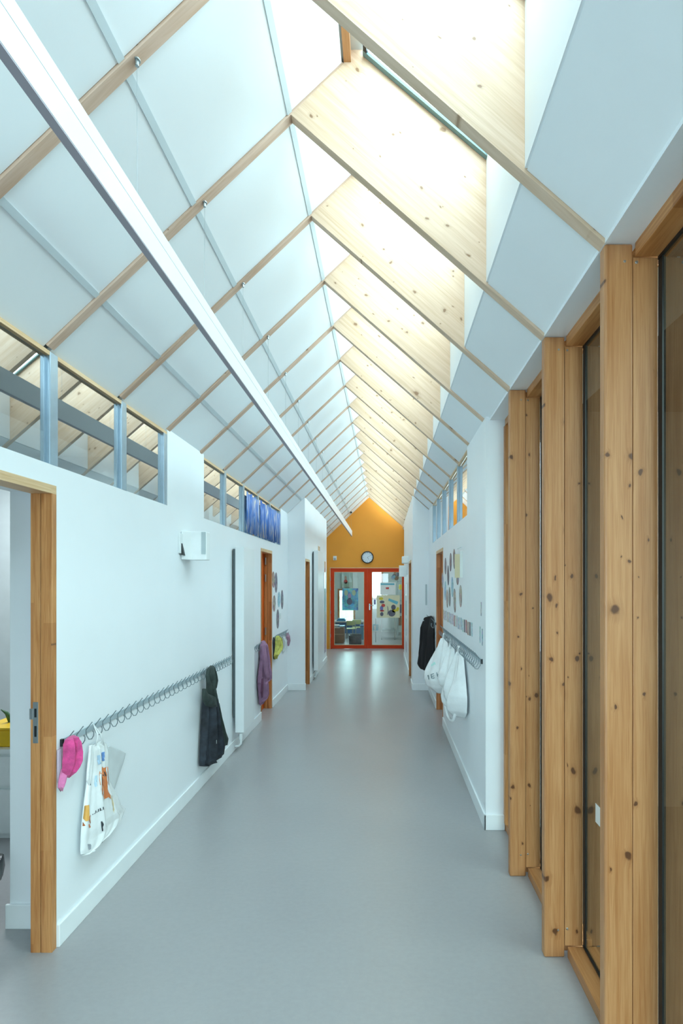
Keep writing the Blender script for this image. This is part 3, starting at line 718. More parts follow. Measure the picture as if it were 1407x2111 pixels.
rr_ = coat_rail(XRW, -1, 3.42, 5.66, 1.15, 'steel coat rail with the white bags, below the row of cards', 1.35, 0.075)
MB().tube([(XRW-0.055, 3.44, 1.105), (XRW-0.055, 5.64, 1.105)], 0.003, 6).build('front_rod', 'hook_steel', rr_)
coat_rail(XRW, -1, 6.50, 7.50, 1.15, 'steel coat rail holding the black coat, beside the stepped wall', 1.35, 0.075)

# ------------------------------------------------------------------ hanging textiles
def hang(name, mat, rows, xw, s, base_d, folds=3, fold_amp=0.25, seed=0, parent=None, nv=26, nu=28, gap=0.004):
    """soft closed body hanging against the wall x = xw; rows = (z, y0, y1, depth) from top to bottom"""
    rnd = random.Random(seed); ph = [rnd.uniform(0, 6.28) for _ in range(4)]
    rows = sorted(rows, key=lambda r: -r[0])
    def at(t):
        f = t*(len(rows)-1); i = min(int(f), len(rows)-2); q = f-i; q = q*q*(3-2*q)
        return [rows[i][j]*(1-q)+rows[i+1][j]*q for j in range(4)]
    def surf(u, v, off=0.0):
        z, ya, yb, d = at(v)
        prof = math.sin(math.pi*min(max(u, 0), 1))**0.45 if 0 < u < 1 else 0
        fo = fold_amp*(math.sin(u*math.pi*2*folds+ph[0]+1.3*math.sin(v*3+ph[1]))+0.5*math.sin(u*math.pi*2*folds*1.9+ph[2]+v*4))
        x = gap+base_d+d*prof*(0.75+fo)
        return Vector((xw+s*(x+off), ya+(yb-ya)*u, z+0.006*math.sin(u*9+ph[3])*v))
    vs = []; fs = []
    ring = 2*(nu+1)
    for j in range(nv+1):
        v = j/nv
        for i in range(nu+1): vs.append(surf(i/nu, v))
        for i in range(nu, -1, -1):
            p = surf(i/nu, v); dd = abs(p.x-xw)-gap-base_d
            vs.append(Vector((xw+s*(gap+base_d-0.003+0.15*max(dd, 0)*0), p.y, p.z)))
    for j in range(nv):
        for i in range(ring):
            a = j*ring+i; b2 = j*ring+(i+1) % ring; fs.append((a, b2, b2+ring, a+ring))
    fs.append(tuple(range(ring))); fs.append(tuple(nv*ring+i for i in range(ring-1, -1, -1)))
    o = MB().add(vs, fs).build(name, mat, parent, smooth=True)
    return o, surf
def patch(name, mat, surf, u0, u1, v0, v1, parent, n=6, off=0.002, shape=None):
    vs = []; fs = []
    for j in range(n+1):
        for i in range(n+1):
            a, c = i/n, j/n
            if shape == 'oval':
                r = max(abs(2*a-1), abs(2*c-1)); L = math.hypot(2*a-1, 2*c-1) or 1
                aa, cc = 0.5+(2*a-1)*r/L/2, 0.5+(2*c-1)*r/L/2
            else: aa, cc = a, c
            vs.append(surf(u0+(u1-u0)*aa, v0+(v1-v0)*cc, off))
    for j in range(n):
        for i in range(n):
            a = j*(n+1)+i; fs.append((a, a+1, a+n+2, a+n+1))
    return MB().add(vs, fs).build(name, mat, parent, smooth=True)
BASE = [0.02]
def rows_px(X, lst, depths):
    """outline rows (height, near edge, far edge) measured on the photograph, set back to where the cloth really hangs"""
    s = 1 if X < 0 else -1; xw = XL if X < 0 else XRW; base = BASE[0]
    out = []
    for (py, xa, xb), d in zip(lst, depths):
        if s > 0: Xn, Xf = xw+(base+0.004), xw+(base+0.004+0.7*d)
        else: Xn, Xf = xw-(base+0.004+0.7*d), xw-(base+0.004); 
        if s > 0: ya, _ = Lp(xa, py, Xn); yb, _ = Lp(xb, py, Xf)
        else: ya, _ = Lp(xb, py, Xf); yb, _ = Lp(xa, py, Xn)
        ym, z = Lp((xa+xb)/2, py, (Xn+Xf)/2)
        out.append((z, min(ya, yb), max(ya, yb), d))
    return out
def rowsb(base, lst, depths, X=-1):
    BASE[0] = base; return rows_px(X, lst, depths)
def patch_px(name, mat, surf, cxy, parent, off=0.003, n=5, G=70):
    """flat print on a soft surface; cxy = outline of four corners (tl, tr, br, bl) as seen in the photograph"""
    samp = []
    for j in range(G+1):
        for i in range(G+1):
            p = surf(i/G, j/G); samp.append((VX+F*p.x/p.y, VY-F*(p.z-CZ)/p.y, i/G, j/G, p.y))
    vs = []; fs = []
    tl, tr, br, bl = cxy
    for j in range(n+1):
        for i in range(n+1):
            a, c = i/n, j/n
            qx = (tl[0]*(1-a)+tr[0]*a)*(1-c)+(bl[0]*(1-a)+br[0]*a)*c; qy = (tl[1]*(1-a)+tr[1]*a)*(1-c)+(bl[1]*(1-a)+br[1]*a)*c
            m_ = min(samp, key=lambda t: (t[0]-qx)**2+(t[1]-qy)**2+4.0*t[4]); vs.append(surf(m_[2], m_[3], off))
    for j in range(n):
        for i in range(n):
            a = j*(n+1)+i; fs.append((a, a+1, a+n+2, a+n+1))
    return MB().add(vs, fs).build(name, mat, parent, smooth=True)

XH = XL+0.05
# pink hat with ear flap
t = thing('pink_hat', (XH, 2.33, 0.85), 'crumpled bright pink knitted hat on the coat rail beside the doorway', 'hat')
hang('hat_body', 'pink', rowsb(0.03, [(1517, 142, 156), (1521, 135, 164), (1530, 131, 168), (1550, 130.5, 169), (1570, 129, 168), (1584, 129, 160), (1594, 131, 152), (1601, 138, 145)], [0.02, 0.045, 0.055, 0.06, 0.06, 0.055, 0.045, 0.02]), XL, 1, 0.03, 2, 0.3, 3, t, nv=34, nu=40)
hang('hat_flap', 'pink_light', rowsb(0.02, [(1582, 127, 145), (1600, 123, 141), (1615, 120.5, 137), (1624, 120, 134), (1630, 125, 131)], [0.02, 0.035, 0.035, 0.03, 0.01]), XL, 1, 0.02, 1, 0.08, 4, t)
# pale lilac scarf behind it
o, _ = hang('lilac_scarf', simple('lilac_cloth', (0.52, 0.45, 0.55), 0.8), rowsb(0.003, [(1545, 118, 128), (1570, 118, 128), (1600, 118.5, 126), (1612, 119.5, 123)], [0.012, 0.012, 0.01, 0.006]), XL, 1, 0.003, 1, 0.1, 5)
tag(o, 'pale lilac cloth hanging against the wall behind the pink hat', 'scarf')

# white printed carrier bag
t = thing('printed_carrier_bag', (XH, 2.5, 0.7), 'white plastic carrier bag with orange and blue print hanging on the long coat rail', 'bag')
body, sf = hang('bag_body', 'bag_white', rowsb(0.025, [(1533, 186, 212), (1541, 184, 224), (1560, 183, 229), (1590, 180, 230), (1625, 175, 234), (1660, 170, 250), (1690, 167, 260), (1703, 166.5, 268), (1718, 166, 262), (1732, 167, 246), (1745, 169, 224), (1753, 174, 198), (1757, 182, 190)],
      [0.015, 0.03, 0.035, 0.04, 0.045, 0.05, 0.055, 0.05, 0.05, 0.045, 0.04, 0.03, 0.015]), XL, 1, 0.025, 3, 0.16, 11, t, nv=60, nu=48)
hang('bag_side_flap', 'bag_grey', rowsb(0.012, [(1538, 222, 226), (1546, 221, 238), (1556, 222, 252), (1565, 222, 262), (1580, 222, 258), (1605, 223, 248), (1630, 226, 238), (1638, 229, 235)], [0.008, 0.01, 0.012, 0.012, 0.012, 0.010, 0.008, 0.004]), XL, 1, 0.012, 1, 0.06, 12, t)
_, sf2 = hang('folded_strap', 'bag_white', rowsb(0.085, [(1536, 184, 192), (1560, 182, 191), (1590, 179, 188), (1606, 178.5, 187.5), (1617, 184, 187.5)], [0.01]*5), XL, 1, 0.085, 1, 0.05, 13, t)
patch_px('print', 'bag_orange', sf, [(209, 1581), (221, 1581), (226, 1645), (214, 1647)], t, n=8)
patch_px('print', simple('salmon_bag_print', (0.78, 0.36, 0.20), 0.35), sf, [(203, 1588), (209.5, 1583), (214.5, 1645), (206, 1632)], t, n=6)
patch_px('print', 'ink', sf, [(212, 1591), (218, 1591), (218, 1600), (212, 1600)], t, n=4, off=0.0045)
patch_px('print', 'bag_gold', sf, [(171, 1657), (183.5, 1656), (183, 1691), (169, 1690)], t)
patch_px('print', 'bag_orange', sf, [(168.5, 1690), (172.5, 1690), (171.5, 1707), (168, 1707)], t)
patch_px('print', 'bag_orange', sf, [(183.5, 1680), (186, 1679), (185.5, 1706), (182.5, 1707)], t)
patch_px('print', 'bag_blue', sf, [(208, 1552), (215, 1551), (214, 1568), (208, 1568)], t)
patch_px('print', simple('pale_blue_print', (0.45, 0.62, 0.78), 0.3), sf, [(199, 1560), (208, 1556), (207, 1578), (200, 1574)], t)
patch_px('print', simple('pale_blue_print2', (0.50, 0.68, 0.80), 0.3), sf, [(194, 1600), (200, 1600), (199, 1622), (194, 1622)], t)
patch_px('print', 'ink', sf, [(207.5, 1696), (211.5, 1695), (212, 1713), (208, 1714)], t, n=3)
patch_px('print', simple('faint_grey_print', (0.35, 0.38, 0.42), 0.4), sf, [(180, 1741), (186, 1739), (187, 1751), (182, 1753)], t)
patch_px('print', simple('faint_amber_print', (0.75, 0.62, 0.38), 0.4), sf, [(228, 1640), (229.5, 1639), (235, 1672), (233, 1674)], t, n=4)
for i, hgt in enumerate([6, 5, 7, 5, 7, 5, 7, 6]):
    xx = 189+i*3.2; yy = 1679.5-i*1.8
    patch_px('letter_mark', 'ink', sf, [(xx, yy-hgt/2), (xx+1.4, yy-hgt/2-0.6), (xx+1.4, yy+hgt/2-0.6), (xx, yy+hgt/2)], t, n=2)
ymid, zmid = Lp(203, 1498, XH)
yb_, zb_ = Lp(200, 1536, XH); yb2, zb2 = Lp(214, 1537, XH)
MB().tube([(XH, yb_-0.01, zb_), (XH+0.0, ymid-0.005, (zmid+zb_)/2), (XL+0.022, ymid, zmid+0.012), (XH, ymid+0.02, (zmid+zb_)/2), (XH, yb2, zb2)], 0.004, 6).build('handle', 'bag_white', t, smooth=True)

# dark coat with green hood on the long rail
t = thing('dark_winter_coat', (XH, 3.9, 0.5), 'dark navy coat with a green hood at the far end of the long coat rail', 'coat')
hang('coat_body', 'coat_dark', rowsb(0.02, [(1422, 420, 436), (1438, 417.5, 447), (1470, 416, 450), (1500, 414, 456), (1530, 412.5, 463), (1550, 411.5, 467), (1558, 411.5, 468), (1564, 424, 466), (1567, 434, 455)],
      [0.03, 0.07, 0.085, 0.09, 0.09, 0.09, 0.08, 0.06, 0.03]), XL, 1, 0.02, 4, 0.34, 21, t, nv=44, nu=60)
hang('hood', 'coat_green', rowsb(0.05, [(1372, 434, 438), (1377, 426, 441), (1390, 424, 444.5), (1405, 425, 447), (1420, 425, 446), (1432, 426, 446), (1445, 428, 448)], [0.02, 0.045, 0.055, 0.06, 0.06, 0.055, 0.05]), XL, 1, 0.05, 3, 0.34, 22, t, nu=40)
hang('sleeve', 'coat_green', rowsb(0.085, [(1420, 417, 424), (1432, 417, 432), (1440, 418, 444), (1448, 424, 454), (1456, 440, 454)], [0.03, 0.04, 0.05, 0.04, 0.02]), XL, 1, 0.085, 1, 0.1, 23, t)
hang('coat_tail', 'coat_green', rowsb(0.075, [(1450, 446, 452), (1480, 449, 458), (1510, 454, 468), (1528, 459, 474), (1535, 464, 471)], [0.02, 0.03, 0.035, 0.03, 0.01]), XL, 1, 0.075, 1, 0.2, 24, t)
MB().box(XL+0.128, XL+0.131, 4.0, 4.008, 0.36, 0.39).build('zip_pull', 'steel', t)

# mauve cardigan, hung in several drooping folds
t = thing('mauve_cardigan', (XH, 5.9, 0.5), 'mauve cardigan hanging on the short rail in front of the orange door frame', 'cardigan')
hang('cardigan_body', 'mauve', rowsb(0.02, [(1321, 539, 545), (1330, 536, 548), (1360, 535.5, 551), (1372, 534, 552), (1390, 531.5, 556), (1402, 531, 558), (1408, 531.5, 551), (1430, 533, 551), (1440, 534, 548), (1446, 534, 544), (1452, 536, 542)],
      [0.02, 0.06, 0.08, 0.09, 0.10, 0.10, 0.09, 0.08, 0.06, 0.04, 0.02]), XL, 1, 0.02, 4, 0.42, 31, t, nv=40, nu=60)
hang('cardigan_lining', 'mauve_dark', rowsb(0.11, [(1398, 539, 544), (1408, 538, 544), (1425, 537, 543), (1438, 539, 542)], [0.01, 0.02, 0.02, 0.01]), XL, 1, 0.11, 1, 0.1, 32, t)
hang('sleeve', 'mauve', rowsb(0.10, [(1328, 541, 547), (1350, 541.5, 550), (1378, 544, 553), (1395, 547, 557), (1400, 549, 558)], [0.01, 0.03, 0.035, 0.035, 0.02]), XL, 1, 0.10, 1, 0.15, 33, t)
# yellow hat group
t = thing('yellow_hat', (XH, 6.8, 0.9), 'lime yellow knitted hat on the short coat rail below the pinned photos', 'hat')
hang('hat_body', 'yellow_knit', rowsb(0.02, [(1311, 568.5, 575), (1318, 567.5, 581), (1330, 567, 584), (1340, 566, 580), (1350, 564.5, 574), (1358, 566, 572)], [0.03, 0.07, 0.08, 0.07, 0.05, 0.02]), XL, 1, 0.02, 2, 0.3, 41, t)
o, _ = hang('white_hat', 'white_knit', rowsb(0.015, [(1312, 578, 588), (1322, 581, 592), (1334, 583, 590), (1343, 583, 587)], [0.03, 0.05, 0.04, 0.02]), XL, 1, 0.015, 2, 0.2, 42)
tag(o, 'white knitted hat between the yellow hat and the dusty pink one', 'hat')
o, _ = hang('dusty_pink_hat', 'pink_grey', rowsb(0.015, [(1305, 590, 594), (1312, 589.5, 597), (1322, 591, 598), (1331, 593, 596)], [0.03, 0.05, 0.05, 0.02]), XL, 1, 0.015, 2, 0.2, 43)
tag(o, 'dusty pink hat at the far end of the short coat rail', 'hat')
o, _ = hang('navy_scarf', 'coat_dark', rowsb(0.003, [(1318, 562.5, 567), (1340, 563, 567), (1358, 563.5, 566)], [0.02, 0.02, 0.01]), XL, 1, 0.003, 1, 0.1, 44)
tag(o, 'dark scarf hanging against the wall behind the yellow hat', 'scarf')

# black coat, right side
t = thing('black_coat', (0.6, 6.9, 0.5), 'black coat hanging beside the stepped wall, beyond the white bags', 'coat')
hang('coat_body', 'coat_black', [(1.225, 6.72, 6.95, 0.03), (1.20, 6.68, 7.1, 0.09), (1.05, 6.62, 7.2, 0.14), (0.85, 6.62, 7.25, 0.16), (0.66, 6.6, 7.3, 0.19), (0.52, 6.6, 7.3, 0.21), (0.46, 6.7, 7.25, 0.17), (0.42, 6.8, 7.1, 0.08)], XRW, -1, 0.02, 4, 0.3, 51, t, nu=44)
MB().box(0.545, 0.56, 6.8, 6.83, 1.16, 1.175).build('button', 'steel', t)
# white bags on the right rail
def soft_bag(name, lab, yc, wd, z1, z0, dep, seed, s_out, lean=0.0):
    t = thing(name, (XRW, yc, z0), lab, 'bag', 'white bags on the rail')
    rows = []
    for i in range(9):
        q = i/8; wq = wd*(0.22+0.78*min(1, q*1.6)**0.8)*(1 if q < 0.85 else 1-(q-0.85)*2.6)
        dq = dep*(0.25+0.75*min(1, q*1.5))*(1 if q < 0.85 else 1-(q-0.85)*3)
        rows.append((z1-(z1-z0)*q, yc+lean*q-wq/2, yc+lean*q+wq/2, dq))
    b_, sf = hang('bag_body', 'bag_white', rows, XRW, -1, 0.02, 2, 0.15, seed, t)
    MB().tube([(XRW-0.06, yc-0.04, z1-0.02), (XRW-0.05, yc-0.01, z1+0.05), (XRW-0.05, yc+0.01, z1+0.05), (XRW-0.06, yc+0.05, z1-0.02)], 0.009, 6).build('strap', 'bag_white', t, smooth=True)
    return t, sf
t, sf = soft_bag('white_tote_bag', 'white bag with faint dark letters, hanging next to the wooden door jamb', 5.25, 0.62, 1.10, 0.52, 0.27, 61, 1, 0.0)
INK2 = simple('grey_green_ink', (0.16, 0.24, 0.26), 0.5)
for q in ([(895, 1396), (896.2, 1395.4), (897.4, 1404.4), (896.2, 1405)], [(899, 1394), (900.2, 1393.4), (901.6, 1402.4), (900.4, 1403)], [(900.2, 1393.6), (903.6, 1392), (903.8, 1393.2), (900.4, 1394.8)], [(900.8, 1398), (904, 1396.6), (904.2, 1397.8), (901, 1399.2)],
          [(901.4, 1402.2), (904.8, 1400.6), (905, 1401.8), (901.6, 1403.4)], [(907, 1390), (908, 1389.6), (909.2, 1398.4), (908.2, 1398.8)], [(911, 1388), (912, 1387.6), (913.2, 1396.4), (912.2, 1396.8)], [(907.4, 1394.6), (912, 1392), (912.2, 1393.2), (907.6, 1395.8)]):
    q = [(a-11+0.5*(a-900), b2-4) for a, b2 in q]; patch_px('letter_mark', INK2, sf, q, t, n=2, G=200, off=0.004)
patch_px('print', simple('mint_print', (0.45, 0.72, 0.66), 0.5), sf, [(888, 1368), (897, 1364), (898, 1369), (889, 1374)], t, n=4)
t, sf = soft_bag('white_cloth_bag', 'plain white cloth bag, the lower-hanging one at the end of the rail near the posts', 4.2, 0.55, 1.10, 0.56, 0.20, 62, 1, 0.0)
MB().tube([(XRW-0.13, 4.40, 0.66), (XRW-0.14, 4.39, 0.56), (XRW-0.13, 4.30, 0.505), (XRW-0.12, 4.18, 0.50), (XRW-0.11, 4.08, 0.54), (XRW-0.10, 4.04, 0.62)], [0.014]*6, 8).build('loose_loop', 'bag_white', t, smooth=True)
t, sf = soft_bag('white_drawstring_bag', 'small white drawstring bag squeezed between the two large white bags', 4.72, 0.42, 1.09, 0.66, 0.17, 64, 1, 0.0)

# ------------------------------------------------------------------ pictures on the walls
def card(name, lab, cat, grp, xw, s, yc, zc, wd, ht_, mat, shape='rect', tilt=0.0, th=0.002, dent=0.0):
    b_ = MB(); n = 20 if shape == 'oval' else 4
    if shape == 'oval': pts = [(math.cos(2*math.pi*i/n)*wd/2, math.sin(2*math.pi*i/n)*ht_/2) for i in range(n)]
    else: pts = [(-wd/2, -ht_/2), (wd/2, -ht_/2), (wd/2, ht_/2), (-wd/2, ht_/2)]
    c, sn = math.cos(tilt), math.sin(tilt); pts = [(a*c-b2*sn, a*sn+b2*c) for a, b2 in pts]
    vs = [(xw+s*0.0008, yc+a, zc+b2) for a, b2 in pts]+[(xw+s*(0.0008+th), yc+a, zc+b2) for a, b2 in pts]
    b_.add(vs, [tuple(range(n)), tuple(range(2*n-1, n-1, -1))]+[(i, (i+1) % n, (i+1) % n+n, i+n) for i in range(n)])
    o = b_.build(name, mat); return tag(o, lab, cat, grp)
# photos left wall (cut-out photos)
for (px, py, hpx, mt, tl, lab) in [(563, 1195, 34, 'photo_warm', 0.15, 'pinkish cut-out photo, top row, next to the orange door'), (568.5, 1201, 42, 'photo_dark', 0, 'dark cut-out photo, top of the small cluster past the orange door'),
                          (564.5, 1244, 34, 'photo_warm', -0.1, 'brownish cut-out photo low beside the orange door'), (574.5, 1236, 32, 'photo_blue', -0.1, 'blue cut-out photo in the middle of the small cluster'),
                          (581, 1236, 40, 'photo_dark', 0.05, 'dark cut-out photo at the far side of the small cluster'), (572, 1276, 40, 'photo_dark', 0, 'dark narrow cut-out photo, lowest of the small cluster')]:
    y, z = Lp(px, py, XL); h_ = hpx*y/F
    card('cutout_photo', lab, 'photo', 'cut-out photos past the orange door', XL, 1, y, z, 0.17, h_, mt, 'oval', tl)
card('paper_scrap', 'pale blue scrap of paper at the corner of the cut-out photos', 'paper', None, XL, 1, Lp(577, 1270, XL)[0], Lp(577, 1270, XL)[1], 0.08, 0.08, 'laminate')
# photos right wall
lst = [(918, 1167, 34, 'photo_dark'), (923.5, 1186, 42, 'photo_dark'), (928.5, 1159, 38, 'photo_dark'), (936, 1152, 42, 'photo_dark'), (941, 1170, 28, 'photo_dark'), (943, 1193, 26, 'photo_warm'),
       (912, 1197, 34, 'photo_blue'), (917.5, 1218, 40, 'photo_blue'), (921.5, 1234, 38, 'photo_warm'), (926.5, 1230, 40, 'photo_dark'), (932, 1210, 42, 'photo_blue'), (937, 1238, 50, 'photo_warm'), (949, 1229, 46, 'photo_warm')]
where = ['high, just past the wooden door jamb', 'second column, reaching the cluster middle', 'high, third along from the door jamb', 'topmost of the whole cluster', 'just under the yellow-white sheet', 'reddish one below the yellow-white sheet',
         'outermost one by the door jamb', 'low, second column from the jamb', 'lowest of the two narrow ones near the jamb', 'low dark one at the cluster middle', 'greenish one at the cluster centre', 'lowest of the whole cluster, brown', 'warm one standing apart on the post side']
for (px, py, hpx, mt), wh in zip(lst, where):
    y, z = Lp(px, py, XRW); h_ = hpx*y/F
    card('cutout_photo', 'cut-out photo above the row of cards, '+wh, 'photo', 'cut-out photos above the card row', XRW, -1, y, z, 0.15, h_, mt, 'oval', random.uniform(-0.25, 0.25))
# glossy sheet hanging out from the wall
y, z = Lp(948, 1160, XRW)
t = thing('hanging_sheet', (XRW, y, z), 'yellow and white glossy sheet folded out from the wall over the photos', 'sheet')
MB().box(XRW-0.002, XRW-0.05, y, y+0.003, z-0.14, z+0.08).build('yellow_sheet', simple('glossy_yellow_sheet', (0.66, 0.58, 0.38), 0.2), t)
MB().box(XRW-0.002, XRW-0.028, y-0.16, y-0.157, z-0.14, z+0.10).build('white_sheet', 'laminate', t)
MB().tube([(XRW-0.001, y-0.1, z+0.14), (XRW-0.03, y-0.02, z+0.13), (XRW-0.001, y+0.1, z+0.14)], 0.006, 6).build('clip', 'plastic_white', t)
# row of small cards
cols = [('card_grey', (0.45, 0.47, 0.52)), ('card_blue', (0.35, 0.45, 0.52)), ('card_lilac', (0.48, 0.42, 0.50)), ('card_sand', (0.55, 0.50, 0.42)), ('card_red', (0.42, 0.10, 0.10)), ('card_dark', (0.08, 0.08, 0.09)), ('card_brown', (0.35, 0.22, 0.15)), ('card_teal', (0.38, 0.55, 0.58))]
CM = {n_: picture(n_, [tuple(c*0.6 for c in col), col, tuple(min(1, c*1.5) for c in col)], 30) for n_, col in cols}
seq = ['card_teal', 'card_dark', 'card_brown', 'card_red', 'card_dark', 'card_teal', 'card_blue', 'card_grey', 'card_blue', 'card_grey', 'card_sand', 'card_red', 'card_lilac', 'card_grey', 'card_lilac', 'card_grey', 'card_sand', 'card_lilac', 'card_grey', 'card_grey', 'card_lilac', 'card_sand']
for i, nm in enumerate(seq):
    y = 3.83+i*0.088
    card('small_card', '%s little %s card from the posts in the row over the coat rail' % (ORD[i] if i < 20 else ['twenty-first', 'twenty-second'][i-20], nm.split('_')[1]), 'card', 'row of little cards over the coat rail', XRW, -1, y, 1.335-0.004*(i % 3), 0.045, 0.11, CM[nm])
card('wall_label', 'narrow grey notice above the others near the posts', 'notice', None, XRW, -1, 3.46, 1.52, 0.03, 0.10, CM['card_grey'])
card('wall_label', 'teal notice low near the posts, second from the wall end', 'notice', None, XRW, -1, 3.50, 1.33, 0.03, 0.12, CM['card_teal'])
card('wall_label', 'teal notice low near the posts, closest to the wall end', 'notice', None, XRW, -1, 3.42, 1.32, 0.03, 0.12, CM['card_blue'])
# thermostat strip on the stepped wall
MB_ = MB().box(XR2+0.20, XR2+0.225, JY-0.012, JY, 1.35, 1.68, 0.003).build('slim_wall_strip', 'plastic_grey'); tag(MB_, 'slim grey vertical strip on the camera-facing step of the wall above the black coat', 'strip')

# far left laminated posters
for i, (px, z, ht_, lab) in enumerate([(656.5, 1.45, 1.9, 'tall narrow glossy white poster beyond the second radiator'), (669, 1.50, 1.3, 'glossy sheet at the far end of the stepped wall')]):
    y, _ = Lp(px, 1200, XL2); card('glossy_poster', lab, 'poster', None, XL2, 1, y, z, 0.26, ht_, 'laminate', th=0.006)
card('grey_poster', 'dull grey poster low on the far end of the stepped wall', 'poster', None, XL2, 1, 10.15, 0.62, 0.3, 0.8, CM['card_lilac'])
# far right wall sheets
for i, (z, h_, mt, lab) in enumerate([(1.55, 0.24, 'laminate', 'laminated sheet on the far wall, topmost under the exit light'), (1.18, 0.30, CM['card_teal'], 'teal sheet on the far wall in the middle of the column'), (0.78, 0.36, 'laminate', 'white laminated sheet on the far wall above the pink spot'), (0.38, 0.22, CM['card_lilac'], 'lilac sheet lowest on the far wall')]):
    card('wall_sheet', lab, 'sheet', 'column of sheets under the exit light', XR2, -1, 9.9, z, 0.35, h_, mt)
# exit lights
t = thing('exit_light', (XR2, 9.3, 1.9), 'white box light standing out from the far wall beside the red doors', 'light')
MB().box(XR2-0.165, XR2-0.02, 9.3, 9.34, 1.82, 2.04, 0.004).build('sign_plate', 'plastic_white', t)
MB().box(XR2-0.02, XR2, 9.27, 9.37, 1.86, 2.0, 0.004).build('base_plate', 'plastic_white', t)
t = thing('ceiling_side_lamp', (XR2, 9.0, 2.1), 'small white box lamp mounted just above the exit light', 'light')
MB().box(XR2-0.12, XR2, 8.95, 9.15, 2.07, 2.20, 0.01).build('housing', 'plastic_white', t)
MB().box(XR2-0.11, XR2-0.02, 8.97, 9.13, 2.062, 2.07).build('lens', 'laminate', t)

# clock
cx_, cz_ = (757-VX)*YE/F, CZ-(1149-VY)*YE/F
t = thing('wall_clock', (cx_, YE, cz_), 'round wall clock with a black rim and white face on the orange gable', 'clock')
rim = MB(); n = 48; R0, R1 = 0.158, 0.135; vs = []; fs = []
for i in range(n):
    a = 2*math.pi*i/n; c, s = math.cos(a), math.sin(a)
    for (r_, yy) in ((R0, 0.0), (R0, -0.035), (R1, -0.04), (R1, 0.0)): vs.append((cx_+r_*c, YE+yy, cz_+r_*s))
for i in range(n):
    for j in range(4): fs.append((4*i+j, 4*i+(j+1) % 4, 4*((i+1) % n)+(j+1) % 4, 4*((i+1) % n)+j))
rim.add(vs, fs).build('rim', 'plastic_black', t, smooth=False)
MB().disc((cx_, YE, cz_), R1+0.002, 'y', -0.02, 40).build('dial', 'clock_face', t)
for i in range(12):
    a = math.pi*i/6; c, s = math.sin(a), math.cos(a); L = 0.014
    p = Vector((cx_+c*0.115, YE-0.021, cz_+s*0.115)); d_ = Vector((c, 0, s))*L; q = Vector((s, 0, -c))*0.003
    MB().add([p-d_-q, p+d_-q, p+d_+q, p-d_+q], [(0, 1, 2, 3)]).build('hour_mark', 'ink', t)
for (ang, L, wd) in ((math.radians(150), 0.07, 0.005), (math.radians(60), 0.10, 0.0035)):
    c, s = math.sin(ang), math.cos(ang); q = Vector((s, 0, -c))*wd; p = Vector((cx_, YE-0.024, cz_)); d_ = Vector((c, 0, s))*L
    MB().add([p-q, p+d_-q*0.4, p+d_+q*0.4, p+q], [(0, 1, 2, 3)]).build('hand', 'ink', t)
# sensor
sx_, sz_ = (690-VX)*YE/F, CZ-(1151-VY)*YE/F
t = thing('motion_sensor', (sx_, YE, sz_), 'small white motion sensor on the orange gable over the red doors', 'sensor')
MB().box(sx_-0.045, sx_+0.045, YE-0.03, YE, sz_-0.05, sz_+0.06, 0.01).build('housing', 'plastic_white', t)
MB().disc((sx_+0.0, YE-0.03, sz_-0.01), 0.03, 'y', -0.02, 16, 0.015).build('lens', 'plastic_grey', t, smooth=True)

# ------------------------------------------------------------------ things behind the first doorway (left room)
lr = MB(); lr.box(-4.6, -4.5, 0, 5, 0, 3); lr.box(-4.6, XL-0.3, 4.9, 5.0, 0, 3); lr.box(-4.6, XL-0.3, -0.2, -0.1, 0, 3); lr.box(-4.6, XL-0.2, 7.2, 7.3, 0, 3)
o = lr.build('wall_left_room', 'dim_wall'); o['kind'] = 'structure'
o = MB().box(-4.6, XL-0.2, -0.2, 7.3, 3.0, 3.1).build('ceiling_left_room', 'dim_wall'); o['kind'] = 'structure'
area('left_room_fill', (-3.0, 4.1, 2.9), (0, 0, 0), 1.2, 0.4, 60, (0.85, 0.95, 1.0))  # added fill light for the side room, no visible fitting
area('end_room_area', (-0.4, 14.2, 2.9), (0, 0, 0), 1.6, 0.6, 45, (0.85, 0.97, 1.0))  # downward area light under the classroom ceiling, without a fitting
cb = thing('white_cabinet', (-2.7, 3.3, 0), 'low white cabinet seen through the first doorway', 'cabinet')
MB().box(-3.4, -2.40, 3.2, 3.7, 0.0, 0.57).build('body', 'plastic_white', cb)
MB().box(-3.42, -2.38, 3.18, 3.72, 0.57, 0.60).build('top', 'plastic_white', cb)
MB().box(-3.38, -2.42, 3.18, 3.2, 0.36, 0.55).build('drawer', 'plastic_white', cb)
MB().box(-3.38, -2.42, 3.18, 3.2, 0.04, 0.33).build('door', 'plastic_white', cb)
tb = thing('yellow_tub', (-2.6, 3.3, 0.6), 'yellow plastic tub on the white cabinet inside the first doorway', 'tub')
MB().box(-2.72, -2.43, 3.22, 3.5, 0.60, 0.72, 0.01).build('tub_body', 'tub_yellow', tb)
MB().box(-2.735, -2.415, 3.205, 3.515, 0.72, 0.735, 0.004).build('rim', 'tub_yellow', tb)
bc_ = MB()
random.seed(3)
for i in range(7):
    a = random.uniform(0, 6.28); x0 = -2.56+random.uniform(-0.07, 0.07)
    bc_.tube([(x0, 3.35, 0.74), (x0+0.03*math.cos(a), 3.35+0.02*math.sin(a), 0.80), (x0+0.06*math.cos(a), 3.35+0.05*math.sin(a), 0.83)], [0.02, 0.012, 0.003], 5)
o = bc_.build('leafy_plant', 'leaf', smooth=True); tag(o, 'small green plant sticking up out of the yellow tub', 'plant')
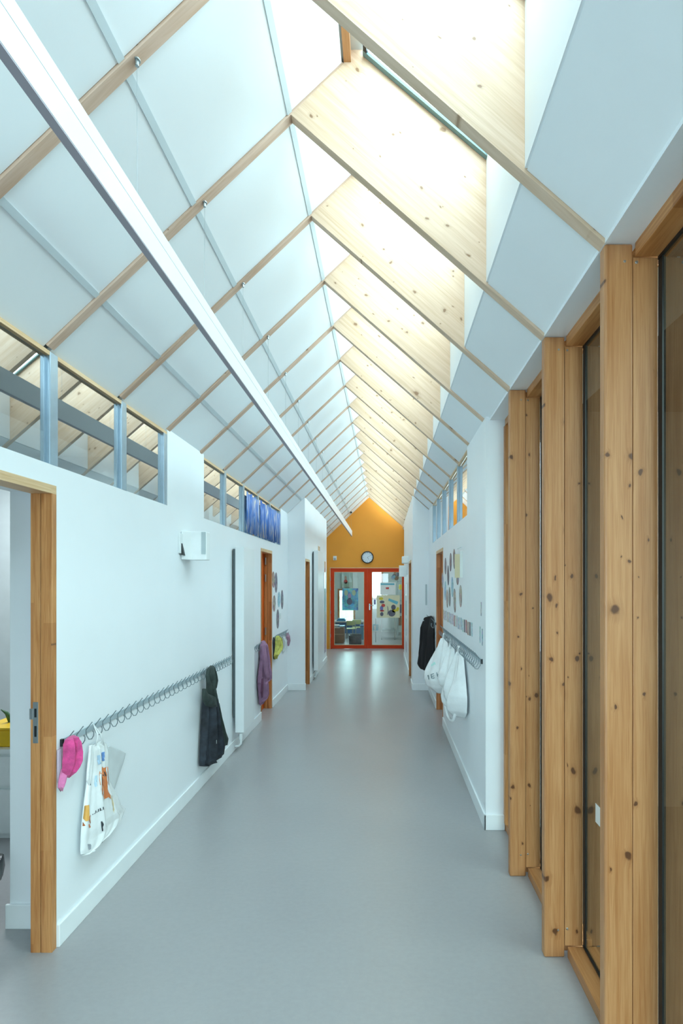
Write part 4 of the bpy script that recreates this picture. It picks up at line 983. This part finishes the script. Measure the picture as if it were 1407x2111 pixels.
# black bin with liner
bn = thing('black_bin', (-1.985, 2.26, 0), 'black waste bin with a shiny liner just inside the first doorway', 'bin')
n = 28; vs = []; fs = []; prof = [(0.105, 0.0), (0.112, 0.02), (0.13, 0.33), (0.136, 0.335), (0.136, 0.35), (0.124, 0.35), (0.118, 0.05)]
for (r_, z_) in prof:
    for i in range(n): a = 2*math.pi*i/n; vs.append((-1.985+r_*math.cos(a), 2.26+r_*math.sin(a), z_))
for j in range(len(prof)-1):
    for i in range(n): fs.append((j*n+i, j*n+(i+1) % n, (j+1)*n+(i+1) % n, (j+1)*n+i))
fs += [tuple(range(n)), tuple((len(prof)-1)*n+i for i in range(n))]
MB().add(vs, fs).build('body', 'plastic_black', bn, smooth=True)
vs = []; fs = []; prof = [(0.138, 0.27), (0.145, 0.31), (0.142, 0.362), (0.132, 0.372), (0.118, 0.355), (0.10, 0.28)]
for j, (r_, z_) in enumerate(prof):
    for i in range(n*2): a = math.pi*i/n; rr = r_*(1+0.02*math.sin(a*9+j)+0.012*math.sin(a*17)); vs.append((-1.985+rr*math.cos(a), 2.26+rr*math.sin(a), z_+0.006*math.sin(a*7+j)))
for j in range(len(prof)-1):
    for i in range(2*n): fs.append((j*2*n+i, j*2*n+(i+1) % (2*n), (j+1)*2*n+(i+1) % (2*n), (j+1)*2*n+i))
MB().add(vs, fs).build('liner', 'plastic_black', bn, smooth=True)

# ------------------------------------------------------------------ classroom beyond the red doors
YF = 16.4
def rX(px, Y): return (px-VX)*Y/F
def rZ(py, Y): return CZ-(py-VY)*Y/F
er = MB()
er.box(-3.2, -3.1, YE+0.16, YF+0.2, 0, 3.0); er.box(2.4, 2.5, YE+0.16, YF+0.2, 0, 3.0)
ax0, ax1, az0, az1 = rX(699, YF), rX(728.5, YF), rZ(1280, YF), rZ(1217, YF)
bx0, bx1, bz0, bz1 = rX(765, YF), rX(786, YF), rZ(1233, YF), rZ(1176, YF)
for (x0, x1, z0, z1) in ((-3.2, ax0, 0, 3), (ax0, ax1, 0, az0), (ax0, ax1, az1, 3), (ax1, bx0, 0, 3), (bx0, bx1, 0, bz0), (bx0, bx1, bz1, 3), (bx1, 2.5, 0, 3)):
    er.box(x0, x1, YF, YF+0.2, z0, z1)
er.box(-3.2, -1.85, YE, YE+0.16, 0, 3); er.box(1.05, 2.5, YE, YE+0.16, 0, 3)
o = er.build('wall_classroom', simple('classroom_wall', (0.62, 0.70, 0.68), 0.6)); o['kind'] = 'structure'
o = MB().box(-3.2, 2.5, YE+0.16, YF+0.2, 3.0, 3.1).build('ceiling_classroom', 'plaster'); o['kind'] = 'structure'
for (x0, x1, z0, z1) in ((ax0, ax1, az0, az1), (bx0, bx1, bz0, bz1)):
    wn += 1; s_ = struct('window_%d' % wn, (x0, YF, z0)); t_ = 0.055
    MB().box(x0-t_, x0+0.01, YF-0.02, YF+0.05, z0-t_, z1+t_).build('casing', 'frame_wood', s_, frame=fz(x0, YF, z0))
    MB().box(x1-0.01, x1+t_, YF-0.02, YF+0.05, z0-t_, z1+t_).build('casing', 'frame_wood', s_, frame=fz(x1, YF, z0))
    MB().box(x0+0.01, x1-0.01, YF-0.02, YF+0.05, z0-t_, z0+0.01).build('casing', 'frame_wood', s_, frame=fx(x0, YF, z0))
    MB().box(x0+0.01, x1-0.01, YF-0.02, YF+0.05, z1-0.01, z1+t_).build('casing', 'frame_wood', s_, frame=fx(x0, YF, z1))
    MB().box(x0, x1, YF+0.1, YF+0.106, z0, z1).build('pane', 'door_glass', s_)
o = MB().box(-14, 14, 20, 60, -0.3, -0.1).build('lawn_ground', 'lawn'); o['kind'] = 'structure'

# prints stuck on the doors and walls
def sheet(name, lab, cat, Y, px0, px1, py0, py1, mat, th=0.002):
    t = thing(name, (rX((px0+px1)/2, Y), Y, rZ((py0+py1)/2, Y)), lab, cat)
    MB().box(rX(px0, Y), rX(px1, Y), Y-th, Y, rZ(py1, Y), rZ(py0, Y)).build('sheet', mat, t)
    return t
YG = YE+0.006
def mark(parent, Y, pts, mat, name='print'):
    vs = [(rX(a, Y), Y-0.001, rZ(b2, Y)) for a, b2 in pts]+[(rX(a, Y), Y-0.0002, rZ(b2, Y)) for a, b2 in pts]; n = len(pts)
    MB().add(vs, [tuple(range(n)), tuple(range(2*n-1, n-1, -1))]+[(i, (i+1) % n, (i+1) % n+n, i+n) for i in range(n)]).build(name, mat, parent)
def oval(cx, cy, rx, ry, n=14, rot=0): return [(cx+rx*math.cos(2*math.pi*i/n)*math.cos(rot)-ry*math.sin(2*math.pi*i/n)*math.sin(rot), cy+rx*math.cos(2*math.pi*i/n)*math.sin(rot)+ry*math.sin(2*math.pi*i/n)*math.cos(rot)) for i in range(n)]
t = sheet('blue_poster', 'dark blue poster taped to the glass of the red door, above the low window', 'poster', YG, 705, 738, 1213, 1258, 'poster_sea')
mark(t, YG-0.003, oval(720, 1240, 6, 7), 'greyprint'); mark(t, YG-0.003, oval(720, 1229, 3.5, 6), simple('dusky_pink_print', (0.35, 0.25, 0.38), .5)); mark(t, YG-0.003, oval(713, 1222, 4, 6), simple('olive_print', (0.32, 0.42, 0.28), .5)); mark(t, YG-0.003, oval(729, 1222, 4, 6), simple('olive_print2', (0.35, 0.46, 0.30), .5))
t = sheet('pale_poster', 'pale green poster with a small red figure, high behind the blue poster', 'poster', 16.3, 703, 725.5, 1180, 1210, simple('pale_green_paper', (0.45, 0.60, 0.56), .5))
mark(t, 16.297, oval(712, 1199, 4, 4.5), 'redprint'); mark(t, 16.297, oval(712, 1191, 2.5, 4), simple('skin_print', (0.55, 0.32, 0.25), .5)); mark(t, 16.297, [(703, 1200), (725, 1200), (725, 1210), (703, 1210)], simple('moss_print', (0.30, 0.42, 0.33), .5), 'print')
t = sheet('notice_sheet', 'white notice with a blue heading taped to the glass of the red door', 'notice', YG, 783, 815, 1200.5, 1226, 'paper')
mark(t, YG-0.003, [(784, 1202.5), (812.5, 1202.5), (812.5, 1206), (784, 1206)], 'sky_blue'); mark(t, YG-0.003, [(794.5, 1211), (801.5, 1210.5), (801, 1214.5), (795, 1214.5)], 'redprint')
t = sheet('cream_poster', 'cream poster with blue, grey and yellow shapes below the white notice', 'poster', YG, 776, 823.5, 1227, 1273.5, 'paper_yellow')
for pts, mt in [(oval(785, 1234, 4.5, 3), 'yellow'), (oval(787, 1241, 5, 3), 'greyprint'), (oval(789.5, 1248, 4, 3.4), 'redprint'), (oval(786, 1254, 3.5, 5), simple('violet_print', (0.20, 0.20, 0.50), .5)), (oval(787, 1259, 4.5, 2), 'redprint'), (oval(786.5, 1266, 3.5, 4.2), 'greyprint'),
                ([(801, 1233.5), (820.5, 1240.5), (818, 1246.5), (799.5, 1238)], 'sky_blue'), (oval(807, 1264, 7.5, 7), 'greyprint'), (oval(810.5, 1252, 4.8, 5.5), 'greyprint'), (oval(812, 1259, 4.5, 3.8), 'yellow'), (oval(819, 1256, 2.8, 4.6, rot=0.3), 'yellow'), ([(797.5, 1248), (799.5, 1252), (800.5, 1260), (798.5, 1268), (797.3, 1267), (799, 1260), (798.3, 1253)], 'greyprint')]:
    mark(t, YG-0.003, pts, mt)
t = sheet('small_side_print', 'small violet print between the bright window and the cream poster', 'print', YG, 770, 774, 1236, 1246, simple('violet_print2', (0.25, 0.27, 0.5), .5))
# wall decorations and shelf on the right of the classroom
t = thing('open_shelf', (0.72, 15.4, 0), 'tall narrow open shelf with dark boxes at the side of the classroom', 'shelf')
Ys = 15.3; x0, x1 = rX(819, Ys), rX(840, Ys)
MB().box(x0, x0+0.025, Ys, Ys+0.35, 0, 1.75).build('side_panel', 'plastic_grey', t); MB().box(x1-0.025, x1, Ys, Ys+0.35, 0, 1.75).build('side_panel', 'plastic_grey', t)
for zz in (0.3, 0.7, 1.1, 1.45, 1.72): MB().box(x0, x1, Ys, Ys+0.35, zz, zz+0.025).build('shelf_board', 'plastic_grey', t)
for i, (zz, hh, mt, nm) in enumerate([(0.325, 0.28, 'cardboard', 'brown'), (0.725, 0.26, 'greyprint', 'dark grey'), (1.475, 0.16, 'yellow', 'yellow')]):
    o = MB().box(x0+0.04, x1-0.05, Ys+0.02, Ys+0.3, zz, zz+hh, 0.004).build('storage_box', mt); tag(o, nm+' storage box on the narrow open shelf in the classroom', 'box', 'boxes on the open shelf')
t = thing('paper_flower', (0.35, 16.3, 2.1), 'cluster of grey and orange paper cut-outs high on the classroom wall', 'decoration')
for i, (a, b2, mt) in enumerate([(812, 1188, 'greyprint'), (817, 1192, 'cardboard'), (820, 1184, 'greyprint'), (815, 1183, 'photo_warm'), (810, 1190, 'photo_blue')]):
    mark(t, 16.38-0.002*i, oval(a, b2, 4, 5, rot=i), mt, 'cutout')
# trolley table
Yt = 14.2; t = thing('white_trolley', (0.0, Yt, 0), 'white metal trolley table behind the door with the cream poster', 'trolley')
x0, x1 = rX(785, Yt), rX(815, Yt)
MB().box(x0, x1, Yt, Yt+0.5, 0.72, 0.75).build('top', 'plastic_white', t); MB().box(x0, x1, Yt, Yt+0.5, 0.28, 0.30).build('lower_shelf', 'plastic_grey', t)
for xx in (x0, x1-0.03):
    for yy in (Yt, Yt+0.47): MB().box(xx, xx+0.03, yy, yy+0.03, 0.05, 0.72).build('leg', 'plastic_white', t)
for xx in (x0+0.015, x1-0.015):
    for yy in (Yt+0.015, Yt+0.485): MB().disc((xx-0.012, yy, 0.025), 0.025, 'x', 0.024, 12).build('caster', 'plastic_grey', t)
# small tote with blue side
o = thing('blue_pouch', (rX(773, 13.6), 13.6, 0.7), 'small blue and white pouch hanging by the trolley', 'pouch')
MB().box(rX(768, 13.6), rX(779, 13.6), 13.6, 13.63, rZ(1300, 13.6), rZ(1287, 13.6), 0.006).build('pouch_body', 'sky_blue', o); MB().box(rX(771, 13.6), rX(774, 13.6), 13.59, 13.6, rZ(1299, 13.6), rZ(1289, 13.6)).build('label_strip', 'paper', o)
MB().tube([(rX(773, 13.6), 13.61, rZ(1287, 13.6)), (rX(774, 13.6), 13.61, rZ(1275, 13.6))], 0.006, 6).build('cord', 'steel', o)
MB().tube([(rX(774, 13.6), 13.61, rZ(1275, 13.6)), (rX(774, 13.6), 13.61, 0)], 0.012, 8).build('stand_pole', 'steel', o)
# long side table under the low window
Yt = 15.4; t = thing('classroom_table', (-1.3, Yt, 0), 'white-topped long table below the low classroom window', 'table')
x0, x1 = rX(686, Yt), rX(752, Yt)
MB().box(x0, x1, Yt, Yt+0.75, 0.42, 0.45, 0.004).build('table_top', 'lacquer', t)
for xx in (x0+0.04, x1-0.08):
    for yy in (Yt+0.04, Yt+0.67): MB().box(xx, xx+0.04, yy, yy+0.04, 0, 0.42).build('leg', 'steel', t)
MB().box(x0+0.05, x1-0.05, Yt+0.1, Yt+0.12, 0.05, 0.40).build('modesty_panel', 'blue', t)
# cardboard box with papers
Yt = 13.4; t = thing('cardboard_box', (rX(697, Yt), Yt, 0), 'large brown cardboard box with white papers on top, behind the glazed door', 'box')
MB().box(rX(684, Yt), rX(708, Yt), Yt, Yt+0.4, 0, 0.42, 0.004).build('box_body', 'cardboard', t)
MB().box(rX(684, Yt), rX(708, Yt), Yt-0.002, Yt, 0.24, 0.26).build('tape', 'trim_wood', t)
t2 = thing('paper_pile', (rX(697, Yt), Yt, 0.42), 'loose pile of white and blue papers on the cardboard box', 'papers')
for i, (a, b2, mt) in enumerate([(684, 700, 'paper'), (690, 706, 'paper'), (695, 709, 'blue_bright'), (687, 697, 'paper')]):
    MB().box(rX(a, Yt), rX(b2, Yt), Yt+0.02*i, Yt+0.3+0.02*i, 0.42+i*0.02, 0.435+i*0.02).build('paper_sheet', mt, t2)
# crate
Yt = 13.2; t = thing('black_crate', (rX(731, Yt), Yt, 0), 'dark open crate on the classroom floor near the red door', 'crate')
x0, x1 = rX(719, Yt), rX(744, Yt)
cr = MB(); h_ = 0.235
for (a, b2, c, d_) in ((x0, x1, Yt, Yt+0.012), (x0, x1, Yt+0.30, Yt+0.312), (x0, x0+0.012, Yt+0.012, Yt+0.30), (x1-0.012, x1, Yt+0.012, Yt+0.30), (x0, x1, Yt, Yt+0.312)):
    cr.box(a, b2, c, d_, 0 if (b2-a) < 1 else 0, h_ if not (a == x0 and b2 == x1 and d_-c > 0.1) else 0.012)
cr.build('crate_body', 'plastic_black', t); MB().box(x0-0.008, x1+0.008, Yt-0.008, Yt, h_-0.02, h_).build('rim', 'plastic_black', t)
# chairs
def chair(px, Yc, lab):
    t = thing('school_chair', (rX(px, Yc), Yc, 0), lab, 'chair', 'pale green seated school chairs'); x = rX(px, Yc)
    MB().box(x-0.16, x+0.16, Yc, Yc+0.3, 0.28, 0.30, 0.006).build('seat', 'lime_seat', t)
    MB().box(x-0.14, x+0.14, Yc-0.012, Yc+0.003, 0.40, 0.54, 0.005).build('backrest', 'lime_seat', t)
    for sx in (-0.14, 0.14):
        MB().tube([(x+sx, Yc-0.005, 0), (x+sx*0.95, Yc-0.005, 0.52)], 0.01, 8).build('leg', 'steel', t); MB().tube([(x+sx, Yc+0.28, 0), (x+sx*0.95, Yc+0.27, 0.28)], 0.01, 8).build('leg', 'steel', t)
chair(723, 14.5, 'pale green school chair standing closer to the cardboard box'); chair(735, 14.9, 'pale green school chair standing further from the cardboard box')
t = thing('blue_crate', (rX(750, 14.2), 14.2, 0), 'blue plastic storage crate partly behind the door stile', 'crate')
MB().box(rX(742, 14.2), rX(762, 14.2), 14.2, 14.5, 0, 0.40, 0.01).build('crate_body', 'blue_bright', t); MB().box(rX(741, 14.2), rX(763, 14.2), 14.19, 14.51, 0.40, 0.425, 0.004).build('lid', 'blue', t)
t = thing('blue_bundle', (rX(705, 15.3), 15.3, 0.45), 'folded bright blue cloth on the long table under the window', 'cloth')
MB().box(rX(694, 15.5), rX(712, 15.5), 15.42, 15.7, 0.45, 0.50, 0.015).build('folded_layer', 'blue_bright', t); MB().box(rX(696, 15.5), rX(710, 15.5), 15.44, 15.68, 0.50, 0.54, 0.015).build('folded_layer', 'blue_bright', t)
